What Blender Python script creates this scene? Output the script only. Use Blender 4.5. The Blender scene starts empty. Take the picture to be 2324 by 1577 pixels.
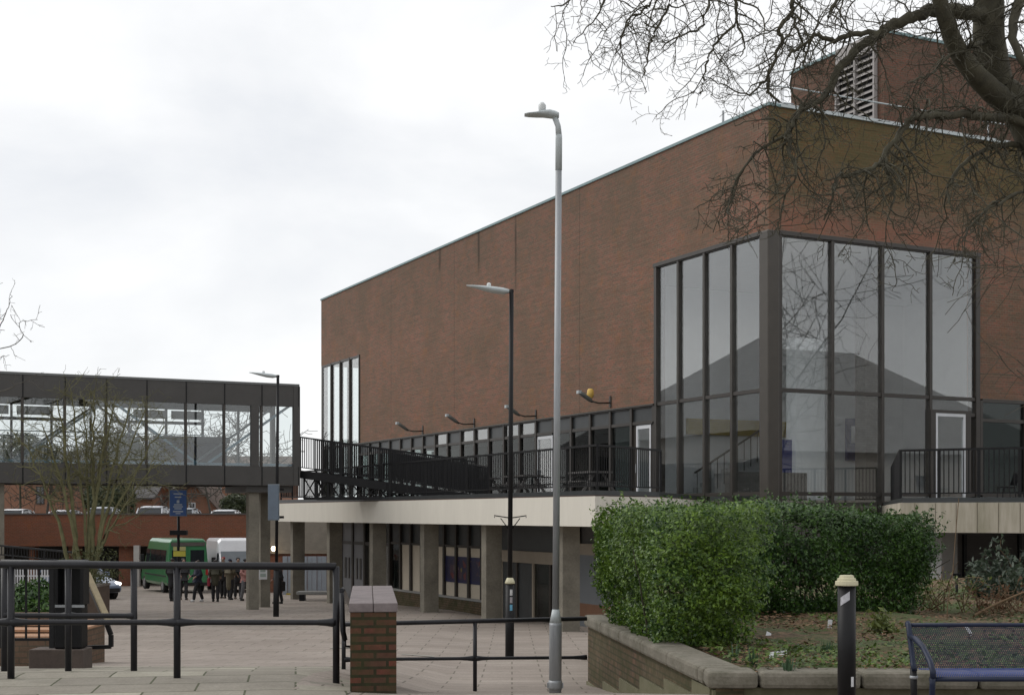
import bpy, math, random
import numpy as np
from mathutils import Vector, Matrix
SC = bpy.context.scene
COL = SC.collection
R = math.radians
EYE = 3.2            # eye height above the lower plaza; the near pavement lies 1.6 m below the eye
FL = 3100.0          # focal length in measuring units (photo measured 2324 units wide)
# ---------------------------------------------------------------- camera
cam = bpy.data.cameras.new('camera')
cam.sensor_width = 36.0
cam.lens = FL / 2324 * 36.0
cam.shift_y = 0.1624
cam.clip_start = 0.1
cam.clip_end = 2000
camo = bpy.data.objects.new('camera', cam)
camo.location = (0, 0, EYE)
camo.rotation_euler = (R(90), 0, 0)
COL.objects.link(camo)
SC.camera = camo
# ---------------------------------------------------------------- sky and light (overcast)
SUN_EL, SUN_AZ = 42.0, -72.0       # azimuth measured from +Y towards +X
world = bpy.data.worlds.new('World')
SC.world = world
world.use_nodes = True
wt = world.node_tree
for n in list(wt.nodes): wt.nodes.remove(n)
wo = wt.nodes.new('ShaderNodeOutputWorld')
bg = wt.nodes.new('ShaderNodeBackground'); bg.inputs['Strength'].default_value = 0.1
sky = wt.nodes.new('ShaderNodeTexSky'); sky.sky_type = 'NISHITA'; sky.sun_disc = False
sky.sun_elevation = R(SUN_EL); sky.sun_rotation = R(SUN_AZ)
tc = wt.nodes.new('ShaderNodeTexCoord')
mp = wt.nodes.new('ShaderNodeMapping'); mp.inputs['Scale'].default_value = (1.0, 1.0, 2.1)
mp.inputs['Location'].default_value = (0.35, 0.2, 0.55)
nz = wt.nodes.new('ShaderNodeTexNoise'); nz.inputs['Scale'].default_value = 3.2; nz.inputs['Detail'].default_value = 7
nz.inputs['Roughness'].default_value = 0.52; nz.inputs['Distortion'].default_value = 0.25
rp = wt.nodes.new('ShaderNodeValToRGB')
el = rp.color_ramp.elements
el[0].position = 0.28; el[0].color = (7.9, 8.1, 8.45, 1)
el[1].position = 0.62; el[1].color = (10.6, 10.6, 10.6, 1)
e = el.new(0.42); e.color = (9.0, 9.1, 9.25, 1)
mx = wt.nodes.new('ShaderNodeMixRGB'); mx.inputs['Fac'].default_value = 0.94
wt.links.new(tc.outputs['Generated'], mp.inputs['Vector'])
wt.links.new(mp.outputs['Vector'], nz.inputs['Vector'])
wt.links.new(nz.outputs['Fac'], rp.inputs['Fac'])
wt.links.new(sky.outputs['Color'], mx.inputs['Color1'])
wt.links.new(rp.outputs['Color'], mx.inputs['Color2'])
wt.links.new(mx.outputs['Color'], bg.inputs['Color'])
wt.links.new(bg.outputs['Background'], wo.inputs['Surface'])
sl = bpy.data.lights.new('sun', 'SUN'); sl.energy = 1.15; sl.angle = R(40); sl.color = (1, 0.96, 0.9)
so = bpy.data.objects.new('sun', sl); COL.objects.link(so)
so.location = (0, 0, 60)
sd = Vector((math.sin(R(SUN_AZ)) * math.cos(R(SUN_EL)), math.cos(R(SUN_AZ)) * math.cos(R(SUN_EL)), math.sin(R(SUN_EL))))
so.rotation_euler = sd.to_track_quat('Z', 'Y').to_euler()
SC.view_settings.view_transform = 'Standard'
SC.view_settings.look = 'None'
SC.view_settings.exposure = 0.10
SC.view_settings.gamma = 1.0
SC.view_settings.use_curve_mapping = False

# ---------------------------------------------------------------- helpers
def P(x, y, Y):
    """world point seen at measured (x, y) of the photo, at depth Y metres"""
    return Vector(((x - 1162) / FL * Y, Y, EYE + (1166 - y) / FL * Y))
class MB:
    """collects boxes, bars, tubes and links them as one mesh object"""
    def __init__(s): s.v = []; s.f = []; s.sm = []
    def add(s, vs, fs, smooth=False):
        b = len(s.v); s.v += [tuple(v) for v in vs]; s.f += [tuple(i + b for i in f) for f in fs]; s.sm += [smooth] * len(fs); return s
    def box(s, x0, x1, y0, y1, z0, z1):
        return s.add([(x0,y0,z0),(x1,y0,z0),(x1,y1,z0),(x0,y1,z0),(x0,y0,z1),(x1,y0,z1),(x1,y1,z1),(x0,y1,z1)],
                     [(0,3,2,1),(4,5,6,7),(0,1,5,4),(1,2,6,5),(2,3,7,6),(3,0,4,7)])
    def beam(s, p, q, w, h, up=(0,0,1)):
        p, q = Vector(p), Vector(q); d = (q - p).normalized(); up = Vector(up)
        a = d.cross(up)
        if a.length < 1e-4: a = d.cross(Vector((0,1,0)))
        a.normalize(); b = a.cross(d).normalized()
        a = a * (w / 2); b = b * (h / 2)
        vs = [p - a - b, p + a - b, p + a + b, p - a + b, q - a - b, q + a - b, q + a + b, q - a + b]
        return s.add(vs, [(0,1,2,3)[::-1],(4,5,6,7),(0,1,5,4),(1,2,6,5),(2,3,7,6),(3,0,4,7)])
    def tube(s, pts, rad, n=6, cap=True, smooth=True):
        pts = [Vector(p) for p in pts]
        if not hasattr(rad, '__len__'): rad = [rad] * len(pts)
        d0 = (pts[1] - pts[0]).normalized()
        a = d0.cross(Vector((0,0,1)))
        if a.length < 0.05: a = d0.cross(Vector((1,0,0)))
        a.normalize(); vs = []; fs = []
        for i, p in enumerate(pts):
            if i == 0: d = d0
            elif i == len(pts) - 1: d = (pts[i] - pts[i-1]).normalized()
            else: d = (pts[i+1] - pts[i-1]).normalized()
            a = (a - d * a.dot(d)); 
            if a.length < 1e-5: a = d.orthogonal()
            a.normalize(); b = d.cross(a)
            for k in range(n):
                t = 2 * math.pi * k / n
                vs.append(p + (a * math.cos(t) + b * math.sin(t)) * rad[i])
        for i in range(len(pts) - 1):
            for k in range(n):
                k2 = (k + 1) % n
                fs.append((i*n+k, i*n+k2, (i+1)*n+k2, (i+1)*n+k))
        s.add(vs, fs, smooth)
        if cap:
            b = len(s.v) - len(vs)
            s.f.append(tuple(b + k for k in range(n))[::-1]); s.sm.append(False)
            s.f.append(tuple(b + (len(pts)-1)*n + k for k in range(n))); s.sm.append(False)
        return s
    def lathe(s, prof, n=12, c=(0,0,0), smooth=True):
        vs = []; fs = []
        for r, z in prof:
            for k in range(n):
                t = 2*math.pi*k/n
                vs.append((c[0]+r*math.cos(t), c[1]+r*math.sin(t), c[2]+z))
        for i in range(len(prof)-1):
            for k in range(n):
                k2 = (k+1) % n
                fs.append((i*n+k, i*n+k2, (i+1)*n+k2, (i+1)*n+k))
        fs.append(tuple(range(n))[::-1]); fs.append(tuple((len(prof)-1)*n+k for k in range(n)))
        return s.add(vs, fs, smooth)
    def prism(s, poly, z0, z1):
        n = len(poly)
        vs = [(x,y,z0) for x,y in poly] + [(x,y,z1) for x,y in poly]
        fs = [tuple(range(n))[::-1], tuple(range(n, 2*n))]
        for i in range(n): j = (i+1) % n; fs.append((i, j, n+j, n+i))
        return s.add(vs, fs)
    def loft(s, rings, cap=True, smooth=True):
        n = len(rings[0]); vs = [p for r in rings for p in r]; fs = []
        for i in range(len(rings)-1):
            for k in range(n):
                k2 = (k+1) % n; fs.append((i*n+k, i*n+k2, (i+1)*n+k2, (i+1)*n+k))
        if cap: fs.append(tuple(range(n))[::-1]); fs.append(tuple((len(rings)-1)*n+k for k in range(n)))
        return s.add(vs, fs, smooth)
    def build(s, name, mat, parent=None, loc=(0,0,0), bevel=0, fix=False):
        me = bpy.data.meshes.new(name)
        me.from_pydata(s.v, [], s.f)
        me.polygons.foreach_set('use_smooth', s.sm)
        if mat: me.materials.append(mat)
        if fix:
            import bmesh
            bm = bmesh.new(); bm.from_mesh(me); bmesh.ops.recalc_face_normals(bm, faces=bm.faces); bm.to_mesh(me); bm.free()
        o = bpy.data.objects.new(name, me); COL.objects.link(o)
        o.location = loc
        if parent: o.parent = parent
        if bevel:
            b = o.modifiers.new('bevel', 'BEVEL'); b.width = bevel; b.segments = 2; b.limit_method = 'ANGLE'
        return o
def tag(o, label, cat, group=None):
    o['label'] = label; o['category'] = cat
    if group: o['group'] = group
    return o
def thing(name, label, cat, loc=(0,0,0), rotz=0, group=None):
    o = bpy.data.objects.new(name, None); COL.objects.link(o); o.empty_display_size = 0.2
    o.location = loc; o.rotation_euler = (0,0,rotz)
    return tag(o, label, cat, group)
def kind(o, k): o['kind'] = k; return o
def children(o): return [c for c in bpy.data.objects if c.parent == o]
def copy_tree(o, parent=None):
    c = o.copy(); COL.objects.link(c)
    if parent: c.parent = parent
    for ch in children(o): copy_tree(ch, c)
    return c

# ---------------------------------------------------------------- materials
MATS = {}
def nodes(name):
    m = bpy.data.materials.new(name); m.use_nodes = True
    nt = m.node_tree; b = nt.nodes['Principled BSDF']
    return m, nt, b
def mixc(nt, fac, c1, c2, mode='MIX'):
    n = nt.nodes.new('ShaderNodeMixRGB'); n.blend_type = mode
    for k, v in (('Fac', fac), ('Color1', c1), ('Color2', c2)):
        if hasattr(v, 'is_linked'): nt.links.new(v, n.inputs[k])
        elif isinstance(v, (int, float)): n.inputs[k].default_value = v
        else: n.inputs[k].default_value = (*v, 1) if len(v) == 3 else v
    return n.outputs['Color']
def noise(nt, vec, scale, detail=4, rough=0.6):
    n = nt.nodes.new('ShaderNodeTexNoise'); n.inputs['Scale'].default_value = scale
    n.inputs['Detail'].default_value = detail; n.inputs['Roughness'].default_value = rough
    if vec is not None: nt.links.new(vec, n.inputs['Vector'])
    return n.outputs['Fac']
def ramp(nt, v, a, b, c0=(0,0,0), c1=(1,1,1)):
    n = nt.nodes.new('ShaderNodeValToRGB'); e = n.color_ramp.elements
    e[0].position = a; e[1].position = b; e[0].color = (*c0, 1); e[1].color = (*c1, 1)
    nt.links.new(v, n.inputs['Fac']); return n.outputs['Color']
def math_(nt, op, a, b=0.0, clamp=False):
    n = nt.nodes.new('ShaderNodeMath'); n.operation = op; n.use_clamp = clamp
    for i, v in enumerate((a, b)):
        if hasattr(v, 'is_linked'): nt.links.new(v, n.inputs[i])
        else: n.inputs[i].default_value = v
    return n.outputs[0]
def objco(nt):
    t = nt.nodes.new('ShaderNodeTexCoord'); return t.outputs['Object']
def bump(nt, b, h, s=0.3, d=0.02):
    n = nt.nodes.new('ShaderNodeBump'); n.inputs['Strength'].default_value = s; n.inputs['Distance'].default_value = d
    nt.links.new(h, n.inputs['Height']); nt.links.new(n.outputs['Normal'], b.inputs['Normal'])
def plain(name, c, rough=0.6, var=0.12, scale=3.0, metal=0.0, c2=None, bmp=0.0, spec=0.5, stretch=None):
    m, nt, b = nodes(name)
    co = objco(nt)
    if stretch:
        mpn = nt.nodes.new('ShaderNodeMapping'); mpn.inputs['Scale'].default_value = stretch
        nt.links.new(co, mpn.inputs['Vector']); co = mpn.outputs['Vector']
    n = noise(nt, co, scale)
    n2 = noise(nt, co, scale * 9)
    mix = math_(nt, 'ADD', math_(nt, 'MULTIPLY', n, 0.65), math_(nt, 'MULTIPLY', n2, 0.35))
    lo = tuple(x * (1 - var) for x in c) if c2 is None else c
    hi = tuple(min(1, x * (1 + var)) for x in c) if c2 is None else c2
    nt.links.new(ramp(nt, mix, 0.32, 0.68, lo, hi), b.inputs['Base Color'])
    b.inputs['Roughness'].default_value = rough; b.inputs['Metallic'].default_value = metal
    b.inputs['Specular IOR Level'].default_value = spec
    if bmp: bump(nt, b, n2, bmp, 0.01)
    MATS[name] = m; return m
def brick(name, c1, c2, mortar, patch=None, patch_amt=0.5, patch2=None, bw=0.225, bh=0.075, rough=0.9, xy=True, extra=None, ms=0.010, rows=False):
    """brick courses in metres on any upright wall of an axis-aligned local frame"""
    m, nt, b = nodes(name)
    co = objco(nt)
    sp = nt.nodes.new('ShaderNodeSeparateXYZ'); nt.links.new(co, sp.inputs[0])
    u = math_(nt, 'ADD', sp.outputs['X'], sp.outputs['Y'])
    cb = nt.nodes.new('ShaderNodeCombineXYZ'); nt.links.new(u, cb.inputs[0]); nt.links.new(sp.outputs['Z'], cb.inputs[1])
    t = nt.nodes.new('ShaderNodeTexBrick')
    nt.links.new(cb.outputs[0], t.inputs['Vector'])
    t.inputs['Scale'].default_value = 1.0; t.inputs['Brick Width'].default_value = bw; t.inputs['Row Height'].default_value = bh
    t.inputs['Mortar Size'].default_value = ms; t.inputs['Mortar Smooth'].default_value = 0.3; t.inputs['Bias'].default_value = 0.0
    t.inputs['Color1'].default_value = (*c1, 1); t.inputs['Color2'].default_value = (*c2, 1); t.inputs['Mortar'].default_value = (*mortar, 1)
    col = t.outputs['Color']
    if patch:
        col = mixc(nt, math_(nt, 'MULTIPLY', ramp(nt, noise(nt, co, 0.42, 7, 0.72), 0.42, 0.60), patch_amt), col, patch)
    if patch2:
        col = mixc(nt, math_(nt, 'MULTIPLY', ramp(nt, noise(nt, co, 1.1, 7, 0.8), 0.53, 0.68), 0.65), col, patch2)
    fine = noise(nt, co, 14, 3, 0.7)
    col = mixc(nt, 0.55, col, ramp(nt, fine, 0.25, 0.75, (0.55,0.55,0.55), (1.35,1.35,1.35)), 'MULTIPLY')
    if rows:
        mpn = nt.nodes.new('ShaderNodeMapping'); mpn.inputs['Scale'].default_value = (0.5, 12.0, 1); nt.links.new(cb.outputs[0], mpn.inputs['Vector'])
        col = mixc(nt, 0.8, col, ramp(nt, noise(nt, mpn.outputs['Vector'], 1.3, 4, 0.65), 0.33, 0.67, (0.82,0.83,0.82), (1.18,1.17,1.17)), 'MULTIPLY')
    if extra: col = extra(nt, col, co, sp)
    nt.links.new(col, b.inputs['Base Color'])
    b.inputs['Roughness'].default_value = rough; b.inputs['Specular IOR Level'].default_value = 0.2
    bump(nt, b, t.outputs['Fac'], -0.35, 0.008)
    MATS[name] = m; return m
def glass(name, tint=(0.85, 0.9, 0.9), refl=1.0, ior=1.5, base=0.0):
    m, nt, b = nodes(name); nt.nodes.remove(b)
    out = nt.nodes['Material Output']
    tr = nt.nodes.new('ShaderNodeBsdfTransparent'); tr.inputs['Color'].default_value = (*tint, 1)
    gl = nt.nodes.new('ShaderNodeBsdfGlossy'); gl.inputs['Roughness'].default_value = 0.01; gl.inputs['Color'].default_value = (refl, refl, refl, 1)
    lw = nt.nodes.new('ShaderNodeLayerWeight'); lw.inputs['Blend'].default_value = 0.5
    f = math_(nt, 'ADD', math_(nt, 'MULTIPLY', math_(nt, 'POWER', lw.outputs['Facing'], 4.0), 0.9), base, True)
    mx = nt.nodes.new('ShaderNodeMixShader'); nt.links.new(f, mx.inputs[0]); nt.links.new(tr.outputs[0], mx.inputs[1]); nt.links.new(gl.outputs[0], mx.inputs[2])
    nt.links.new(mx.outputs[0], out.inputs['Surface']); MATS[name] = m; return m
def leafmat(name, c1, c2, rough=0.4, scale=1.6, trans=0.25):
    m, nt, b = nodes(name); co = objco(nt)
    n1 = noise(nt, co, scale, 3); n2 = nt.nodes.new('ShaderNodeTexWhiteNoise'); n2.noise_dimensions = '3D'
    sn = nt.nodes.new('ShaderNodeVectorMath'); sn.operation = 'SNAP'; sn.inputs[1].default_value = (0.045,)*3
    nt.links.new(co, sn.inputs[0]); nt.links.new(sn.outputs[0], n2.inputs['Vector'])
    f = math_(nt, 'ADD', math_(nt, 'MULTIPLY', n1, 0.6), math_(nt, 'MULTIPLY', n2.outputs['Value'], 0.4))
    c = ramp(nt, f, 0.3, 0.75, c1, c2)
    nt.links.new(c, b.inputs['Base Color']); b.inputs['Roughness'].default_value = rough
    if trans:
        out = nt.nodes['Material Output']; tl = nt.nodes.new('ShaderNodeBsdfTranslucent'); nt.links.new(c, tl.inputs['Color'])
        mx = nt.nodes.new('ShaderNodeMixShader'); mx.inputs[0].default_value = trans
        nt.links.new(b.outputs[0], mx.inputs[1]); nt.links.new(tl.outputs[0], mx.inputs[2]); nt.links.new(mx.outputs[0], out.inputs['Surface'])
    MATS[name] = m; return m

def theatre_extra(nt, col, co, sp):
    # rain streaks and green algae: algae grows on the front (y = 0) wall and along the roof edge
    n = nt.nodes.new('ShaderNodeMapping'); n.inputs['Scale'].default_value = (0.35, 0.35, 0.12); nt.links.new(co, n.inputs['Vector'])
    st = noise(nt, n.outputs['Vector'], 3.0, 5, 0.65)
    hi = math_(nt, 'SMOOTH_MIN', math_(nt, 'DIVIDE', math_(nt, 'SUBTRACT', sp.outputs['Z'], 11.6), 3.2, True), 1.0)
    front = math_(nt, 'LESS_THAN', sp.outputs['Y'], 0.02)
    wide = noise(nt, co, 0.28, 4, 0.6)
    mfront = math_(nt, 'MULTIPLY', math_(nt, 'MULTIPLY', front, ramp(nt, math_(nt, 'ADD', math_(nt, 'MULTIPLY', hi, 0.55), math_(nt, 'MULTIPLY', wide, 0.75)), 0.40, 0.78)), 0.9)
    mside = math_(nt, 'MULTIPLY', math_(nt, 'MULTIPLY', math_(nt, 'SUBTRACT', 1.0, front), hi), math_(nt, 'MULTIPLY', st, 0.55))
    col = mixc(nt, mfront, col, mixc(nt, 1.0, mixc(nt, 0.35, col, (0.12, 0.095, 0.05)), (0.62, 0.72, 0.50), 'MULTIPLY'))
    col = mixc(nt, mside, col, (0.075, 0.06, 0.045))
    # two dark leak stains below the roof edge of the long wall
    for yc, ln, w in ((20.05, 1.9, 0.16), (16.55, 3.2, 0.13), (24.2, 0.9, 0.2)):
        d = math_(nt, 'ABSOLUTE', math_(nt, 'SUBTRACT', sp.outputs['Y'], yc))
        a = math_(nt, 'SUBTRACT', 1.0, math_(nt, 'DIVIDE', d, w), True)
        zt = math_(nt, 'DIVIDE', math_(nt, 'SUBTRACT', sp.outputs['Z'], 14.9 - ln), ln * 0.5, True)
        col = mixc(nt, math_(nt, 'MULTIPLY', math_(nt, 'MULTIPLY', a, zt), math_(nt, 'MULTIPLY', ramp(nt, st, 0.3, 0.55), 0.75)), col, (0.02, 0.018, 0.015))
    # faint upright movement joints of the long wall
    for yc in (11.3, 22.6, 30.2):
        d = math_(nt, 'ABSOLUTE', math_(nt, 'SUBTRACT', sp.outputs['Y'], yc))
        col = mixc(nt, math_(nt, 'MULTIPLY', math_(nt, 'MULTIPLY', math_(nt, 'LESS_THAN', d, .02), math_(nt, 'SUBTRACT', 1.0, front)), .55), col, (0.05, 0.04, 0.03))
    # cleaner strip of newer brick just above the tall windows
    zz = math_(nt, 'SUBTRACT', 1.0, math_(nt, 'DIVIDE', math_(nt, 'ABSOLUTE', math_(nt, 'SUBTRACT', sp.outputs['Z'], 11.8)), 0.5), True)
    near = math_(nt, 'SUBTRACT', 1.0, math_(nt, 'DIVIDE', math_(nt, 'SUBTRACT', sp.outputs['X'], 7.5), 1.2), True)
    zz = math_(nt, 'MULTIPLY', math_(nt, 'MULTIPLY', zz, near), math_(nt, 'MULTIPLY', front, ramp(nt, noise(nt, co, 1.3, 4, 0.6), 0.35, 0.6)))
    col = mixc(nt, math_(nt, 'MULTIPLY', zz, 0.7), col, (0.25, 0.11, 0.075))
    return col
BR = brick('theatre_brick', (0.252, 0.106, 0.076), (0.150, 0.096, 0.070), (0.19, 0.16, 0.12), (0.138, 0.100, 0.070), 0.65, (0.25, 0.118, 0.06), extra=theatre_extra, rows=True)
BR_PLANT = brick('plant_room_brick', (0.17, 0.075, 0.052), (0.10, 0.066, 0.045), (0.12, 0.10, 0.08), (0.10, 0.066, 0.05), 0.6, rows=True)
BRICK_ORANGE = brick('orange_brick', (0.25, 0.085, 0.05), (0.19, 0.075, 0.045), (0.18, 0.13, 0.10), (0.16, 0.08, 0.05), 0.5, (0.27, 0.10, 0.045))
BRICK_HOUSE = brick('house_brick', (0.30, 0.13, 0.075), (0.24, 0.11, 0.07), (0.25, 0.20, 0.16), (0.23, 0.12, 0.07), 0.4)
def mossy(nt, col, co, sp):
    n = noise(nt, co, 2.4, 6, 0.75)
    return mixc(nt, math_(nt, 'MULTIPLY', ramp(nt, n, 0.40, 0.62), 0.72), col, (0.040, 0.045, 0.018))
BRICK_MOSS = brick('mossy_brick', (0.155, 0.046, 0.034), (0.070, 0.040, 0.028), (0.022, 0.022, 0.013), (0.07, 0.052, 0.032), 0.6, extra=mossy, ms=0.016)
BRICK_PLANTER = brick('planter_brick', (0.15, 0.088, 0.06), (0.11, 0.078, 0.055), (0.05, 0.042, 0.03), (0.11, 0.10, 0.06), 0.6, extra=mossy, ms=0.012)
BROWN = plain('dark_brown_metal', (0.034, 0.028, 0.023), 0.45, 0.2)
BROWN_COL = plain('brown_column_cladding', (0.047, 0.040, 0.032), 0.5, 0.15)
PANEL_DK = plain('dark_panel', (0.030, 0.034, 0.036), 0.35, 0.25)
BLACK = plain('black_paint', (0.008, 0.008, 0.009), 0.5, 0.3, spec=0.25)
BLACK_RAIL = plain('black_rail_paint', (0.011, 0.011, 0.014), 0.38, 0.35, 12, bmp=0.1, spec=0.35)
COPING = plain('roof_edge_metal', (0.16, 0.24, 0.25), 0.5, 0.1)
WHITE_METAL = plain('white_metal', (0.62, 0.63, 0.65), 0.45, 0.08)
CONC_WHITE = plain('cream_concrete', (0.62, 0.59, 0.52), 0.85, 0.06, 1.0, stretch=(1.2, 1.2, 0.2))
CONC_STAIN = plain('stained_concrete', (0.24, 0.22, 0.155), 0.9, 0, 1.0, c2=(0.56, 0.50, 0.43), stretch=(1.1, 1.1, 0.16))
CONC_COL = plain('column_concrete', (0.17, 0.155, 0.125), 0.9, 0.3, 2.0, bmp=0.2)
CONC_GREY = plain('grey_concrete', (0.25, 0.25, 0.24), 0.9, 0.2, 1.0, bmp=0.1)
STONE = plain('coping_stone', (0.085, 0.08, 0.055), 0.95, 0, 3.5, c2=(0.215, 0.195, 0.16), bmp=0.6)
STONE_PIER = plain('engineering_brick_coping', (0.16, 0.135, 0.135), 0.8, 0.25, 5.0, bmp=0.3)
RENDER_MOSS = plain('mossy_render', (0.10, 0.10, 0.05), 0.95, 0, 3.0, c2=(0.17, 0.155, 0.10))
CREAM = plain('cream_panel', (0.52, 0.46, 0.37), 0.7, 0.08, 1.0)
GREYDOOR = plain('grey_door_paint', (0.16, 0.16, 0.17), 0.5, 0.1)
GALV = plain('galvanised_steel', (0.30, 0.315, 0.33), 0.5, 0.18, 7.0, metal=0.35, stretch=(1,1,0.15))
LANTERN = plain('lantern_grey', (0.42, 0.46, 0.47), 0.45, 0.06)
CAPCREAM = plain('cream_cap_paint', (0.50, 0.465, 0.32), 0.55, 0.1)
SOFFIT = plain('soffit', (0.30, 0.29, 0.27), 0.9, 0.1)
INT_WHITE = plain('interior_white', (0.74, 0.75, 0.77), 0.8, 0.04)
INT_GREY = plain('interior_grey', (0.34, 0.34, 0.34), 0.8, 0.05)
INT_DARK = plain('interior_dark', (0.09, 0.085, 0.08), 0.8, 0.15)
INT_FLOOR = plain('interior_floor', (0.20, 0.17, 0.14), 0.5, 0.1)
YELLOW = plain('yellow_band', (0.36, 0.27, 0.045), 0.6, 0.06)
BLUEDOOR = plain('blue_door_paint', (0.022, 0.030, 0.14), 0.45, 0.08)
GLASS = glass('window_glass', (0.95, 0.97, 0.97), 1.0, 1.5, 0.10)
GLASS_DK = glass('dark_window_glass', (0.55, 0.6, 0.59), 0.5, 1.5, 0.04)
GLASS_CLEAR = glass('clear_glass', (0.88, 0.91, 0.91), 1.0, 1.3, 0.07)
GLASS_CAR = plain('car_glass', (0.02, 0.024, 0.028), 0.08, 0.1)
# ---------------------------------------------------------------- terrain
def lerp_tab(tab, v):
    for (a, za), (b, zb) in zip(tab, tab[1:]):
        if v <= b: 
            if v <= a: return za
            t = (v - a) / (b - a); return za + (zb - za) * t
    return tab[-1][1]
GL = [(13.8,-1.6),(17.5,-1.95),(22,-2.33),(26,-2.64),(34,-2.86),(40,-2.98),(47,-3.2),(55,-3.42),(66,-3.8),(90,-4.3),(200,-4.6)]
GR = [(12.0,-1.58),(14,-1.84),(16.6,-2.17),(20,-2.42),(26,-2.68),(34,-2.95),(40,-3.1),(47,-3.25),(55,-3.42),(66,-3.8),(90,-4.3),(200,-4.6)]
def gz(X, Y):
    t = min(1, max(0, (X + 2.2) / 1.4)); t = t * t * (3 - 2 * t)
    return EYE + lerp_tab(GL, Y) * (1 - t) + lerp_tab(GR, Y) * t
def ground_mat():
    m, nt, b = nodes('plaza_paving'); co = objco(nt)
    t = nt.nodes.new('ShaderNodeTexBrick'); nt.links.new(co, t.inputs['Vector'])
    for k, v in (('Scale',1),('Brick Width',0.9),('Row Height',0.6),('Mortar Size',0.014),('Mortar Smooth',0.4)): t.inputs[k].default_value = v
    t.inputs['Color1'].default_value = (0.285,0.252,0.222,1); t.inputs['Color2'].default_value = (0.248,0.215,0.188,1); t.inputs['Mortar'].default_value = (0.13,0.115,0.092,1)
    big = noise(nt, co, 0.5, 5, 0.6); fine = noise(nt, co, 30, 3, 0.75); mid = noise(nt, co, 3.5, 4, 0.7)
    c = mixc(nt, 0.8, t.outputs['Color'], ramp(nt, big, 0.3, 0.7, (0.78,0.75,0.74), (1.15,1.13,1.12)), 'MULTIPLY')
    c = mixc(nt, 0.7, c, ramp(nt, fine, 0.3, 0.7, (0.72,0.72,0.72), (1.28,1.28,1.28)), 'MULTIPLY')
    c = mixc(nt, math_(nt, 'MULTIPLY', ramp(nt, mid, 0.55, 0.8), 0.35), c, (0.09, 0.085, 0.05))
    nt.links.new(c, b.inputs['Base Color']); b.inputs['Roughness'].default_value = 0.85; b.inputs['Specular IOR Level'].default_value = 0.3
    bump(nt, b, fine, 0.25, 0.01); return m
def slab_mat():
    m, nt, b = nodes('paving_slabs'); co = objco(nt)
    mpn = nt.nodes.new('ShaderNodeMapping'); mpn.inputs['Rotation'].default_value = (0,0,R(-9)); nt.links.new(co, mpn.inputs['Vector'])
    t = nt.nodes.new('ShaderNodeTexBrick'); nt.links.new(mpn.outputs[0], t.inputs['Vector'])
    for k, v in (('Scale',1),('Brick Width',0.9),('Row Height',0.6),('Mortar Size',0.011),('Mortar Smooth',0.2),('Bias',-0.35)): t.inputs[k].default_value = v
    t.inputs['Color1'].default_value = (0.235,0.215,0.18,1); t.inputs['Color2'].default_value = (0.40,0.38,0.31,1); t.inputs['Mortar'].default_value = (0.075,0.08,0.045,1)
    fine = noise(nt, co, 35, 3, 0.75); mid = noise(nt, co, 2.5, 5, 0.7)
    c = mixc(nt, 0.7, t.outputs['Color'], ramp(nt, fine, 0.3, 0.7, (0.75,0.75,0.75), (1.25,1.25,1.25)), 'MULTIPLY')
    c = mixc(nt, 0.6, c, ramp(nt, mid, 0.35, 0.7, (0.75,0.74,0.72), (1.12,1.12,1.12)), 'MULTIPLY')
    nt.links.new(c, b.inputs['Base Color']); b.inputs['Roughness'].default_value = 0.85; b.inputs['Specular IOR Level'].default_value = 0.3
    bump(nt, b, math_(nt, 'ADD', math_(nt, 'MULTIPLY', t.outputs['Fac'], -1.0), math_(nt, 'MULTIPLY', fine, 0.3)), 0.4, 0.012); return m
xs = np.concatenate([np.linspace(-120,-16,14), np.linspace(-14,14,57), np.linspace(16,120,14)])
ys = np.concatenate([np.linspace(-40,8,10), np.linspace(9,60,103), np.linspace(64,110,16), np.linspace(130,600,10)])
vs = [(x, y, gz(x, y)) for y in ys for x in xs]
nx = len(xs)
fs = [(j*nx+i, j*nx+i+1, (j+1)*nx+i+1, (j+1)*nx+i) for j in range(len(ys)-1) for i in range(nx-1)]
g = MB().add(vs, fs, True).build('ground', ground_mat()); kind(g, 'structure')
# slabs of the near pavement, a sheet laid on the ground left of the pier
m = MB(); yy = np.linspace(3, 17.2, 40); xx = np.linspace(-9, -1.46, 12)
vs = [(x, y, gz(x, y) + 0.006) for y in yy for x in xx]; n = len(xx)
m.add(vs, [(j*n+i, j*n+i+1, (j+1)*n+i+1, (j+1)*n+i) for j in range(len(yy)-1) for i in range(n-1)], True)
kind(m.build('pavement', slab_mat()), 'structure')
# pale inset paving marks on the plaza
PALE = plain('pale_paving', (0.30, 0.285, 0.25), 0.9, 0.1, 8)
m = MB()
for (x, y, Yd, w, d) in ((782,1470,0,.55,.35),(948,1487,0,.6,.3),(470,1372,0,1.6,.25),(395,1399,0,3.2,.12),(690,1409,0,4.0,.12),(560,1420,0,2.6,.1),(640,1428,0,1.8,.1),(380,1335,0,2.0,.3)):
    # find the depth at which the plaza shows there
    Y = 14.0
    while Y < 90 and (1166 + FL*(EYE-gz((x-1162)/FL*Y, Y))/Y) > y: Y += 0.05
    X = (x-1162)/FL*Y
    m.add([(X-w/2,Y-d/2,gz(X-w/2,Y-d/2)+.012),(X+w/2,Y-d/2,gz(X+w/2,Y-d/2)+.012),(X+w/2,Y+d/2,gz(X+w/2,Y+d/2)+.012),(X-w/2,Y+d/2,gz(X-w/2,Y+d/2)+.012)], [(0,1,2,3)])
kind(m.build('pavement_inlay', PALE), 'structure')

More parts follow.
